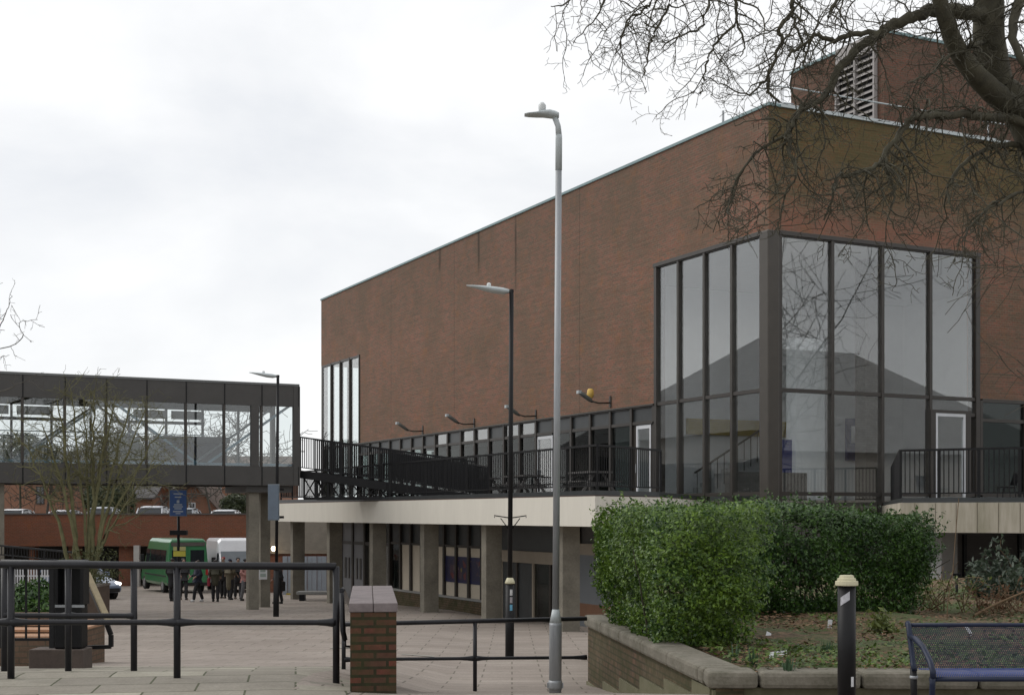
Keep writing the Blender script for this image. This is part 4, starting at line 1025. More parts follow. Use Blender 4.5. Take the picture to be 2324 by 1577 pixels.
CSIL = paint('car_silver_blue', (.20,.25,.34)); cr = car('parked_car', 'silver blue car with a lit headlight behind the tree planter', CSIL)
q = P(262, 1345, 55); cr.location = (q.x-3.25, 57.0, gz(q.x, 56)); cr.rotation_euler = (0,0,R(-42))
em, nt, b = nodes('lit_headlight'); b.inputs['Emission Color'].default_value = (1,.93,.85,1); b.inputs['Emission Strength'].default_value = 3.0
for ch in children(cr):
    if ch.name.startswith('headlight'): ch.data.materials.clear(); ch.data.materials.append(em)

# ---------------------------------------------------------------- brick car park with cars on its deck
PY = 76.0
cp = thing('car_park', 'low orange brick car park with open ground level behind the footbridge', 'car park', (0,0,0))
zt_ = P(300,1168,PY).z; zb = P(300,1239,PY).z; xr = P(561,0,PY).x
MB().box(-60, xr, PY, PY+.3, zb, zt_).build('parapet', BRICK_ORANGE, cp)
MB().box(-60.1, xr+.05, PY-.05, PY+.35, zt_, zt_+.09).build('coping', plain('dark_coping', (.10,.085,.08), .8, .1), cp)
MB().box(-60, xr, PY+.3, PY+26, zb, zb+.5).build('deck', CONC_GREY, cp)
MB().box(xr-.35, xr-.05, PY+.3, PY+26, zb+.5, zt_).build('end_wall', BRICK_ORANGE, cp)
MB().box(-60, xr, PY+7, PY+7.3, -2, zb).build('back_wall', INT_DARK, cp)
for x0, x1, mt in ((60,72,BRICK_ORANGE),(265,300,BRICK_ORANGE),(150,172,BRICK_ORANGE),(420,470,BRICK_ORANGE),(545,560,BRICK_ORANGE)):
    a, b = P(x0,0,PY).x, P(x1,0,PY).x; MB().box(a, b, PY+.4, PY+1.2, -2, zb-.002).build('pier', mt, cp)
a = P(303,0,PY-.4).x; MB().box(a, a+.3, PY-.4, PY-.1, -1.5, zb+.05).build('white_post', plain('white_post', (.45,.44,.42), .8, .1), cp)
cc_ = [('white car roof showing over the brick parapet at far left', (.62,.62,.64), 45), ('second pale car roof from the left over the parapet', (.55,.56,.6), 158), ('silver car roof behind the tree stems over the parapet', (.4,.42,.46), 247), ('large white car roof over the parapet left of the blue sign', (.6,.62,.66), 356), ('small white car roof over the parapet by the bridge column', (.66,.67,.7), 521), ('grey car mostly behind the blue sign over the parapet', (.28,.3,.33), 424)]
protos = None
for i, (lab, c, x) in enumerate(cc_):
    mt = paint('car_paint_%s' % ('white cream silver pearl ivory grey'.split()[i]), c)
    k_ = car('parked_car', lab, mt, 'cars parked on the car park deck')
    p = P(x, 1166, PY+3); k_.location = (p.x, PY+.9, zb+.48 + (.12,.06,.0,.0,.08,.1)[i]); k_.scale = (1,1,(1.0,1.0,1.16,1.2,1.0,1.05)[i]); k_.rotation_euler = (0,0,R(90+ (i*7)%5))
# ---------------------------------------------------------------- houses beyond
def house(name, label, X, Y, w, d, z0, eave, ridge, rot, wallm, roofm, wins, chim=(), along='x', group=None, trim=True):
    o = thing(name, label, 'house', (X, Y, 0), rot, group)
    m = MB(); m.box(0,w,0,d,z0,eave)
    if along == 'x': m.add([(0,0,eave),(0,d,eave),(0,d/2,ridge-.15)],[(0,1,2)]); m.add([(w,0,eave),(w,d,eave),(w,d/2,ridge-.15)],[(0,2,1)])
    else: m.add([(0,0,eave),(w,0,eave),(w/2,0,ridge-.15)],[(0,1,2)]); m.add([(0,d,eave),(w,d,eave),(w/2,d,ridge-.15)],[(0,2,1)])
    m.build('wall', wallm, o)
    e = .35; rf = MB()
    if along == 'x':
        k_ = (ridge-eave)/(d/2); 
        for s, y in ((1,-e),(-1,d+e)):
            za = eave-k_*e
            rf.add([(-e,y,za),(w+e,y,za),(w+e,d/2,ridge),(-e,d/2,ridge),(-e,y,za-.14),(w+e,y,za-.14),(w+e,d/2,ridge-.14),(-e,d/2,ridge-.14)],[(0,1,2,3),(4,7,6,5),(0,4,5,1),(1,5,6,2),(3,7,4,0)])
    else:
        k_ = (ridge-eave)/(w/2)
        for s, x in ((1,-e),(-1,w+e)):
            za = eave-k_*e
            rf.add([(x,-e,za),(x,d+e,za),(w/2,d+e,ridge),(w/2,-e,ridge),(x,-e,za-.14),(x,d+e,za-.14),(w/2,d+e,ridge-.14),(w/2,-e,ridge-.14)],[(0,1,2,3),(4,7,6,5),(0,4,5,1),(1,5,6,2),(3,7,4,0)])
    r_ = rf.build('roof', roofm, o, fix=True)
    for (cx_, cy_, cw, ch) in chim:
        c_ = MB().box(cx_-cw/2,cx_+cw/2,cy_-.35,cy_+.35,eave,ridge+ch).build('chimney', wallm, r_)
    for (x0,x1,za,zb_,mt) in wins:
        fr = MB().box(x0,x1,-.05,.02,za,za+.1).box(x0,x1,-.05,.02,zb_-.08,zb_).box(x0,x0+.09,-.05,.02,za+.1,zb_-.08).box(x1-.09,x1,-.05,.02,za+.1,zb_-.08)
        fr.box(x0+.09,x1-.09,-.05,.02,(za+zb_)/2-.04,(za+zb_)/2+.04).box((x0+x1)/2-.03,(x0+x1)/2+.03,-.045,.02,za+.1,zb_-.08)
        f_ = fr.build('window', WHITE_METAL if mt else BROWN, o)
        MB().box(x0+.09,x1-.09,-.02,-.005,za+.1,zb_-.08).build('pane', plain('house_pane', (.12,.125,.14), .15, .1) if 'house_pane' not in MATS else MATS['house_pane'], f_)
    return o
def tiles(name, c):
    m, nt, b = nodes(name); co = objco(nt); w = nt.nodes.new('ShaderNodeTexBrick'); mpn = nt.nodes.new('ShaderNodeMapping')
    sp = nt.nodes.new('ShaderNodeSeparateXYZ'); nt.links.new(co, sp.inputs[0]); cb_ = nt.nodes.new('ShaderNodeCombineXYZ')
    nt.links.new(math_(nt,'ADD',sp.outputs['X'],math_(nt,'MULTIPLY',sp.outputs['Y'],.3)), cb_.inputs[0]); nt.links.new(sp.outputs['Z'], cb_.inputs[1]); nt.links.new(cb_.outputs[0], w.inputs['Vector'])
    for k, v in (('Scale',1),('Brick Width',.25),('Row Height',.14),('Mortar Size',.012)): w.inputs[k].default_value = v
    w.inputs['Color1'].default_value = (*c,1); w.inputs['Color2'].default_value = (*[x*.75 for x in c],1); w.inputs['Mortar'].default_value = (*[x*.45 for x in c],1)
    nt.links.new(mixc(nt,.6,w.outputs['Color'],ramp(nt,noise(nt,co,.9,5,.7),.3,.7,(.7,.7,.7),(1.25,1.25,1.25)),'MULTIPLY'), b.inputs['Base Color']); b.inputs['Roughness'].default_value = .9; return m
TILE_B = tiles('brown_tiles', (.13,.09,.07)); TILE_G = tiles('grey_tiles', (.12,.115,.115)); TILE_P = tiles('pale_tiles', (.36,.355,.35))
def px_house(name, label, x0, x1, Y, yeave, yridge, depth, wallm, roofm, wins=(), chim=(), along='x'):
    a, b = P(x0,0,Y), P(x1,0,Y)
    W2 = [(P(u0,0,Y).x-a.x, P(u1,0,Y).x-a.x, P(0,v1,Y).z, P(0,v0,Y).z, mt) for (u0,u1,v0,v1,mt) in wins]
    return house(name, label, a.x, Y, b.x-a.x, depth, -1.5, P(0,yeave,Y).z, P(0,yridge,Y).z, 0, wallm, roofm, W2, chim, along)
px_house('brick_house', 'red brick house with a dark narrow window at far left under the bridge', -60, 150, 112, 1062, 1018, 9, BRICK_HOUSE, TILE_G, [(82,101,1103,1144,False)], (), 'x')
px_house('brick_house', 'grey roofed brick house behind the tree stems', 158, 345, 118, 1125, 1078, 8, BRICK_HOUSE, TILE_G, [(175,190,1132,1150,True)], ((2.0,4,.9,.9),), 'x')
px_house('brick_house', 'orange brick house with a white sash window above the parapet', 405, 640, 120, 1062, 1030, 9, BRICK_HOUSE, TILE_B, [(477,503,1094,1132,True)], (), 'x')
px_house('brick_house', 'low house with a steep brown tiled roof behind the blue sign', 352, 502, 108, 1160, 1078, 7.0, BRICK_HOUSE, TILE_B, [(428,444,1140,1166,True)], (), 'y')
# grey concrete building and hoarding behind the terrace columns
cbd = thing('concrete_building', 'grey concrete service building with beige ledge behind the terrace columns', 'building', (0,0,0))
Y = 66; a, b = P(600,0,Y).x, P(800,0,Y).x
MB().box(a, b, Y, Y+8, P(0,1248,Y).z, P(0,1170,Y).z).build('wall', plain('rough_concrete', (.23,.205,.17), .95, .15, 3, bmp=.2), cbd)
MB().box(a, b, Y-.1, Y+.2, P(0,1256,Y).z, P(0,1248,Y).z-.002).build('ledge', BEIGE, cbd)
MB().box(a, b, Y+.1, Y+8, -2, P(0,1256,Y).z-.002).build('lower_wall', BRICK_ORANGE, cbd)
HOARD = plain('blue_grey_hoarding', (.26,.29,.33), .6, .12, 2)
hd = thing('hoarding', 'pale blue grey ribbed hoarding standing behind the terrace columns', 'hoarding', (P(642,0,62).x, 62, 0))
wd = P(742,0,62).x-P(642,0,62).x
m = MB(); n = 9
for i in range(n): m.box(i*wd/n, (i+1)*wd/n-.02, 0 if i%2 else -.05, .05, -1.2, P(0,1262,62).z)
m.build('panel', HOARD, hd)
MB().box(.2,1.2,-.3,-.1,-1.0,gz(-9,62)+.08).build('yellow_foot', YELLOW, hd)
# lit lamp on the concrete building
lp = thing('wall_lamp', 'small lit round lamp glowing beside the footbridge column', 'lamp', P(621,1262,44.0))
e_, nt, b = nodes('lit_lamp'); b.inputs['Emission Color'].default_value = (1,.8,.55,1); b.inputs['Emission Strength'].default_value = 6
lp.location = P(621,1262,65.6)
MB().lathe([(.02,-.13),(.09,-.09),(.12,0),(.09,.09),(.02,.12)], 12, (0,0,.37)).build('bulb', e_, lp)
MB().box(-.05,.05,.0,.42,.30,.42).build('bracket', BLACK, lp)
# low bench slabs under the terrace
lb = thing('low_bench', 'low dark slab bench under the terrace beside the doors', 'bench', P(715,1366,53))
MB().box(-.7,.9,-.2,.4,.3,.42).build('seat', CONC_GREY, lb, bevel=.02); MB().box(-.6,-.4,-.1,.3,-.2,.298).build('leg', BLACK, lb); MB().box(.6,.8,-.1,.3,-.2,.298).build('leg', BLACK, lb)
# buildings off to the sides that the tall windows reflect
def hip_hall(label, x0, x1, y0, y1, eave, ridge, hip, ax, hip0=None):
    hip0 = hip if hip0 is None else hip0
    """hall in the theatre's own frame, hipped roof, ridge along ax"""
    o = thing('hipped_hall', label, 'hall', C0, TH)
    MB().box(x0, x1, y0, y1, -1.5, eave).build('wall', plain('hall_render', (.42,.40,.37), .9, .1) if 'hall_render' not in MATS else MATS['hall_render'], o)
    e = .5; a = [(x0-e,y0-e,eave),(x1+e,y0-e,eave),(x1+e,y1+e,eave),(x0-e,y1+e,eave)]
    if ax == 'x': r = [(x0+hip,(y0+y1)/2,ridge),(x1-hip,(y0+y1)/2,ridge)]; f = [(0,1,5,4),(1,2,5),(2,3,4,5),(3,0,4)]
    else: r = [((x0+x1)/2,y0+hip0,ridge),((x0+x1)/2,y1-hip,ridge)]; f = [(0,1,4),(1,2,5,4),(2,3,5),(3,0,4,5)]
    MB().add(a+r, f+[(3,2,1,0)]).build('roof', TILE_P, o)
    for k in range(5):
        t_ = (k+.5)/5
        if ax == 'x': MB().box(x0+(x1-x0)*t_-.6, x0+(x1-x0)*t_+.6, y1, y1+.06, 1, 3.4).build('window', WHITE_METAL, o)
        else: MB().box(x1, x1+.06, y0+(y1-y0)*t_-.6, y0+(y1-y0)*t_+.6, 1, 3.4).build('window', WHITE_METAL, o)
    return o
hip_hall('pale hall with a hipped roof, reflected in the left corner windows', -32, -19, 26.5, 47, 7.6, 14.0, 13, 'y', 4)
hip_hall('pale hall with a hipped roof, reflected in the front corner windows', 4, 39, -37, -23.5, 6.4, 12.6, 10, 'x')

# far fences and rails at left
wf = thing('paling_fence', 'white paling fence far beyond the left steps', 'fence', P(20,1334,50)); a = wf.location
for i in range(3):
    MB().box(0,(125-20)/FL*50,-.02,.02,.12+i*.3,.17+i*.3).build('rail', WHITE_METAL, wf)
for i in range(17): MB().box(i*.1,i*.1+.05,-.03,-.021,.0,.8).build('paling', WHITE_METAL, wf)
railing('ramp_railing', 'black sloping railing in the far left distance', [P(-40,1262,40), P(175,1283,38)], h=.36, bay=1.2, bal=.12, bw=.02)

# ---------------------------------------------------------------- terrace furniture
def chair(lab, x, y, rz):
    o = thing('chair', lab, 'chair', wor(x, y, 3.57 if y < 0 else 3.77), TH+rz, 'black chairs on the terraces')
    MB().box(-.22,.22,-.22,.22,.43,.47).build('seat', BLACK, o, bevel=.02)
    m = MB(); m.loft([[(a*.22, .2+.05*(1-a*a)+z*.12, .5+z*.4) for a in (-1,-.5,0,.5,1)]+[(a*.2, .23+.05*(1-a*a)+z*.12, .5+z*.4) for a in (1,.5,0,-.5,-1)] for z in (0,.5,.85,1.0)]); m.build('backrest', BLACK, o, fix=True)
    for sx in (-.19,.19):
        for sy in (-.19,.19): MB().tube([(sx,sy,.43),(sx*1.1,sy*1.1,0)], .014, 6).build('leg', BLACK, o)
for lab, x, y, rz in (('left one of two black chairs on the right terrace', 7.7, -1.7, R(200)), ('right one of two black chairs on the right terrace', 8.5, -2.0, R(160))): chair(lab, x, y, rz)
def table(lab, x, y):
    o = thing('picnic_table', lab, 'table', wor(x, y, 3.77), TH, 'dark tables on the long terrace')
    MB().box(-.4,.4,-.8,.8,.7,.76).build('tabletop', INT_DARK, o)
    for s in (-.62,.62): MB().box(s-.13,s+.13,-.8,.8,.42,.46).build('seat', INT_DARK, o)
    for y_ in (-.6,.6):
        m = MB(); m.beam((-.65,y_,0),(-.15,y_,.7),.06,.08).beam((.65,y_,0),(.15,y_,.7),.06,.08).beam((-.6,y_,.36),(.6,y_,.36),.05,.08); m.build('trestle', INT_DARK, o)
for lab, x, y in (('dark picnic table nearest the white single door', -3.2, 5.0), ('dark picnic table before the white double door', -3.2, 9.6), ('dark picnic table third from the corner windows', -3.0, 13.4)): table(lab, x, y)

# ---------------------------------------------------------------- people
SKIN = plain('skin', (.27,.165,.12), .6, .05); HAIR = plain('dark_hair', (.018,.013,.010), .6, .2)
def cloth(name, c): return MATS.get(name) or plain(name, c, .85, .12, 6)
def skin_obj(name, vs, es, rad, mat, parent, sub=1, root=0):
    me = bpy.data.meshes.new(name); me.from_pydata([tuple(v) for v in vs], es, [])
    o = bpy.data.objects.new(name, me); COL.objects.link(o); o.parent = parent
    o.modifiers.new('skin', 'SKIN'); me.skin_vertices or None
    if not me.skin_vertices: return o
    sv = me.skin_vertices[0].data
    for i, r_ in enumerate(rad): sv[i].radius = (r_, r_) if not hasattr(r_, '__len__') else r_; sv[i].use_root = (i == root)
    o.modifiers['skin'].use_smooth_shade = True
    if sub: s_ = o.modifiers.new('sub', 'SUBSURF'); s_.levels = sub; s_.render_levels = sub
    # skinned surface -> plain mesh
    dg = bpy.context.evaluated_depsgraph_get(); me2 = bpy.data.meshes.new_from_object(o.evaluated_get(dg)); 
    o.modifiers.clear(); o.data = me2; me2.name = name; me2.materials.clear(); me2.materials.append(mat)
    me2.polygons.foreach_set('use_smooth', [True]*len(me2.polygons)); return o
def add_skin_layer(me): pass
def person(label, x, ybase, ytop, Y, face, coat, trousers, coatlen=.82, hat=None, stride=.12, armbend=.25, shoe=(.02,.02,.02), bag=None, bagcol=None, lean=0, hairlen=0):
    b = P(x, ybase, Y); h = (ybase-ytop)/FL*Y; s = h/1.72
    o = thing('person', label, 'person', (b.x, Y, gz(b.x, Y)), face, 'people waiting by the minibus')
    V = lambda *a: Vector(a)*s
    # skeleton, +x is forward
    hip, kn, an = .90, .49, .08
    pts = {'pel': V(0,0,.95), 'sp': V(.0,0,1.12), 'ch': V(.01+lean,0,1.32), 'nk': V(.02+lean,0,1.46), 'hd': V(.04+lean,0,1.57), 'tp': V(.035+lean,0,1.68), 'ns': V(.125+lean,0,1.57)}
    for sd, n in ((1,'l'),(-1,'r')):
        st = stride*sd
        pts['sh'+n] = V(.0+lean,sd*.17,1.39); pts['el'+n] = V(-.03+lean-.08*sd*stride,sd*.235,1.13); pts['wr'+n] = V(armbend*.75+lean-.2*sd*stride,sd*.2,.95+armbend*.35)
        pts['pa'+n] = pts['wr'+n]+V(.06,-.005*sd,-.05)
        for f in range(4): pts['f%d%s'%(f,n)] = pts['pa'+n]+V(.055-.004*abs(f-1),sd*(-.03+.019*f),-.055+.006*abs(f-1)); pts['g%d%s'%(f,n)] = pts['f%d%s'%(f,n)]+V(.0,-.004*sd,-.03)
        pts['th'+n] = pts['pa'+n]+V(.035,-sd*.045,.0)
        pts['hp'+n] = V(0,sd*.09,hip); pts['kn'+n] = V(.03+st*.6,sd*.095,kn); pts['an'+n] = V(st*1.1-.02,sd*.09,an); pts['to'+n] = V(st*1.1+.14,sd*.105,.035)
    names = list(pts); ix = {n: i for i, n in enumerate(names)}
    E = [('pel','sp'),('sp','ch'),('ch','nk'),('nk','hd'),('hd','tp'),('hd','ns')]
    for n in 'lr':
        E += [('ch','sh'+n),('sh'+n,'el'+n),('el'+n,'wr'+n),('wr'+n,'pa'+n),('pa'+n,'th'+n),('pel','hp'+n),('hp'+n,'kn'+n),('kn'+n,'an'+n),('an'+n,'to'+n)]
        for f in range(4): E += [('pa'+n,'f%d%s'%(f,n)),('f%d%s'%(f,n),'g%d%s'%(f,n))]
    rad = {'pel':(.13,.15),'sp':(.12,.11),'ch':(.13,.12),'nk':.055,'hd':(.095,.08),'tp':(.07,.065),'ns':.018}
    def rr_(n):
        if n in rad: v = rad[n]
        elif n[:2]=='sh': v = .06
        elif n[:2]=='el': v = .042
        elif n[:2]=='wr': v = .03
        elif n[:2]=='pa': v = .027
        elif n[0] in 'fg' and n[1].isdigit(): v = .009
        elif n[:2]=='th': v = .010
        elif n[:2]=='hp': v = .085
        elif n[:2]=='kn': v = .058
        elif n[:2]=='an': v = .032
        else: v = .026
        return tuple(x*s for x in v) if hasattr(v,'__len__') else v*s
    bpy.context.view_layer.update()
    skin_obj('body', [pts[n] for n in names], [(ix[a],ix[b_]) for a, b_ in E], [rr_(n) for n in names], SKIN, o)
    # coat: torso, skirt of the coat and sleeves in one garment
    cn = ['pel','sp','ch','nk','shl','ell','wrl','shr','elr','wrr']; cv = [pts[n] for n in cn]+[V(.02,0,coatlen)]
    ce = [(0,1),(1,2),(2,3),(2,4),(4,5),(5,6),(2,7),(7,8),(8,9),(0,10)]; cr_ = [(.165,.185),(.155,.165),(.16,.17),.075,.088,.07,.055,.088,.07,.055,(.17,.19)]
    skin_obj('coat', cv, ce, [tuple(x*s for x in v) if hasattr(v,'__len__') else v*s for v in cr_], cloth(*coat), o)
    for n in 'lr':
        skin_obj('trouser_leg', [pts['hp'+n],pts['kn'+n],pts['an'+n]+V(0,0,-.015)], [(0,1),(1,2)], [.108*s,.084*s,.072*s], cloth(*trousers), o)
        skin_obj('shoe', [pts['an'+n]+V(-.04,0,-.04),pts['an'+n]+V(.05,0,-.035),pts['to'+n]], [(0,1),(1,2)], [.062*s,.066*s,.056*s], cloth('shoe_%d'%int(shoe[0]*100), shoe), o)
    hc = pts['hd']+V(-.015,0,.04)
    vs = [hc+V(-.045,0,-.02-hairlen), hc+V(-.02,0,.035), hc+V(.02,0,.075)]
    skin_obj('hat' if hat else 'hair', vs, [(0,1),(1,2)], [.085*s,.102*s,.07*s], cloth(*hat) if hat else HAIR, o)
    if bag:
        bp, bs = bag
        bo_ = thing('bag', bagcol[2], 'bag', o.location + Matrix.Rotation(face,3,'Z') @ (V(*bp)), face)
        MB().box(-bs[0],bs[0],-bs[1],bs[1],-bs[2],bs[2]).build('pouch', cloth(bagcol[0],bagcol[1]), bo_, bevel=.04)
        MB().tube([(0,-bs[1]*.6,bs[2]),(0,-bs[1]*.4,bs[2]+.18),(0,bs[1]*.4,bs[2]+.18),(0,bs[1]*.6,bs[2])], .015, 6).build('strap', cloth(bagcol[0],bagcol[1]), bo_)
    return o
BLK = ('black_cloth', (.012,.012,.014)); NVY = ('navy_cloth', (.016,.018,.035)); OLV = ('olive_cloth', (.045,.042,.026)); KHK = ('khaki_cloth', (.10,.085,.055)); PNK = ('pink_cloth', (.40,.20,.18)); GRY = ('grey_cloth', (.14,.14,.15)); DGR = ('dark_grey_cloth', (.03,.03,.033)); RED = ('dark_red_cloth', (.18,.02,.02))
person('person in a long black coat standing behind the sign post', 391, 1362, 1264, 52.5, R(75), BLK, BLK, .5, None, .05)
person('person in a dark grey jacket close to the right of the sign post', 416, 1358, 1263, 54, R(-60), DGR, DGR, .78, None, .1)
person('person in a navy jacket and white shoes walking left of the crowd', 449, 1363, 1268, 52, R(-150), NVY, BLK, .8, ('brown_hat', (.05,.035,.025)), .2, shoe=(.55,.55,.55))
person('person in an olive coat holding a red bag', 489, 1362, 1266, 52, R(100), OLV, BLK, .62, None, .08, bag=((.12,.27,.8),(.1,.06,.16)), bagcol=('red_bag', (.28,.03,.05), 'red bag held by the person in olive'))
person('person in a black jacket and dark red cap in the crowd', 507, 1357, 1262, 56, R(-100), BLK, BLK, .7, RED, .05)
person('person in a long khaki coat in the middle of the crowd', 522, 1358, 1264, 54, R(60), KHK, BLK, .35, ('navy_hat', (.02,.022,.05)), .05)
person('person in black with a black beanie beside the khaki coat', 540, 1357, 1262, 55, R(-70), BLK, DGR, .6, ('black_hat', (.01,.01,.011)), .1)
person('person in a pink jacket and grey trousers by the bridge column', 556, 1362, 1266, 53, R(-20), PNK, GRY, .85, ('dark_hat', (.014,.014,.016)), .1, bag=((-.18,.1,1.05),(.1,.12,.2)), bagcol=('black_bag', (.012,.012,.014), 'black rucksack on the person in pink'))
person('person in black half hidden behind the far lamp post', 632, 1362, 1270, 50, R(160), BLK, BLK, .75, None, .1, bag=((.0,-.3,.72),(.08,.14,.18)), bagcol=('dark_holdall', (.015,.014,.014), 'dark holdall carried behind the far lamp post'))
# ---------------------------------------------------------------- vegetation
rng = np.random.RandomState(11)
def bark(name, c, c2): return plain(name, c, .95, 0, 6, c2=c2, bmp=.4)
BARK = bark('mossy_bark', (.034,.031,.022), (.085,.078,.050)); BARK_G = bark('olive_bark', (.075,.075,.032), (.165,.155,.078)); BARK_F = bark('grey_bark', (.06,.055,.045), (.11,.10,.085))
def wander(p, d, ln, seg, curl, up, r0, r1, rg):
    """polyline from p along d with a gnarled walk; up > 0 turns it skyward, < 0 lets it droop"""
    n = max(2, int(round(ln/seg))); pts = [np.array(p, float)]; d = np.array(d, float); d /= np.linalg.norm(d)
    for i in range(n):
        d = d + rg.normal(0, curl, 3) + np.array((0,0,up)); d /= np.linalg.norm(d)
        pts.append(pts[-1] + d*seg)
    return pts, list(np.linspace(r0, r1, n+1))
def tubes(mb, lines):
    """fast: every (pts, radii, sides) as an open tapered tube"""
    for pts, rad, n in lines:
        pts = np.array(pts); k = len(pts); d = np.gradient(pts, axis=0); d /= np.linalg.norm(d, axis=1)[:,None]+1e-9
        ref = np.array((0.3,0.2,1.0)); a = np.cross(d, ref); a /= np.linalg.norm(a, axis=1)[:,None]+1e-9; b = np.cross(d, a)
        t = np.arange(n)*2*math.pi/n
        v = pts[:,None,:] + (a[:,None,:]*np.cos(t)[None,:,None] + b[:,None,:]*np.sin(t)[None,:,None])*np.array(rad)[:,None,None]
        base = len(mb.v); mb.v += [tuple(x) for x in v.reshape(-1,3)]
        for i in range(k-1):
            for j in range(n):
                j2 = (j+1) % n; mb.f.append((base+i*n+j, base+i*n+j2, base+(i+1)*n+j2, base+(i+1)*n+j)); mb.sm.append(True)
def sprout(lines, pts, rad, level, rg, spec):
    """side shoots along a limb; spec = list of (spacing, length lo, hi, curl, up, segment, end radius)"""
    if level >= len(spec): return
    sp, lo, hi, curl, up, seg, re = spec[level]
    acc = rg.uniform(0, sp)
    for i in range(len(pts)-1):
        a, b = np.array(pts[i]), np.array(pts[i+1]); ln = np.linalg.norm(b-a); d = (b-a)/(ln+1e-9)
        while acc < ln:
            p = a + d*acc; perp = np.cross(d, rg.normal(0,1,3)); perp /= np.linalg.norm(perp)+1e-9
            dd = d*rg.uniform(.2,.7) + perp; L_ = rg.uniform(lo, hi); r0 = min(rad[i]*.6, re*3.2)
            q, rr_ = wander(p, dd, L_, seg, curl, up, max(r0,re), re, rg)
            lines.append((q, rr_, 4 if level == 0 else 3)); sprout(lines, q, rr_, level+1, rg, spec)
            acc += sp*rg.uniform(.6,1.4)
        acc -= ln
def smooth_pts(pts, n=4, jit=0.0, rg=None):
    out = []; pts = [np.array(p) for p in pts]
    for i in range(len(pts)-1):
        p0 = pts[max(0,i-1)]; p1 = pts[i]; p2 = pts[i+1]; p3 = pts[min(len(pts)-1,i+2)]
        for k in range(n):
            t = k/n; q = .5*((2*p1)+(-p0+p2)*t+(2*p0-5*p1+4*p2-p3)*t*t+(-p0+3*p1-3*p2+p3)*t**3)
            if rg is not None and jit: q = q + rg.normal(0, jit, 3)
            out.append(q)
    out.append(pts[-1]); return out
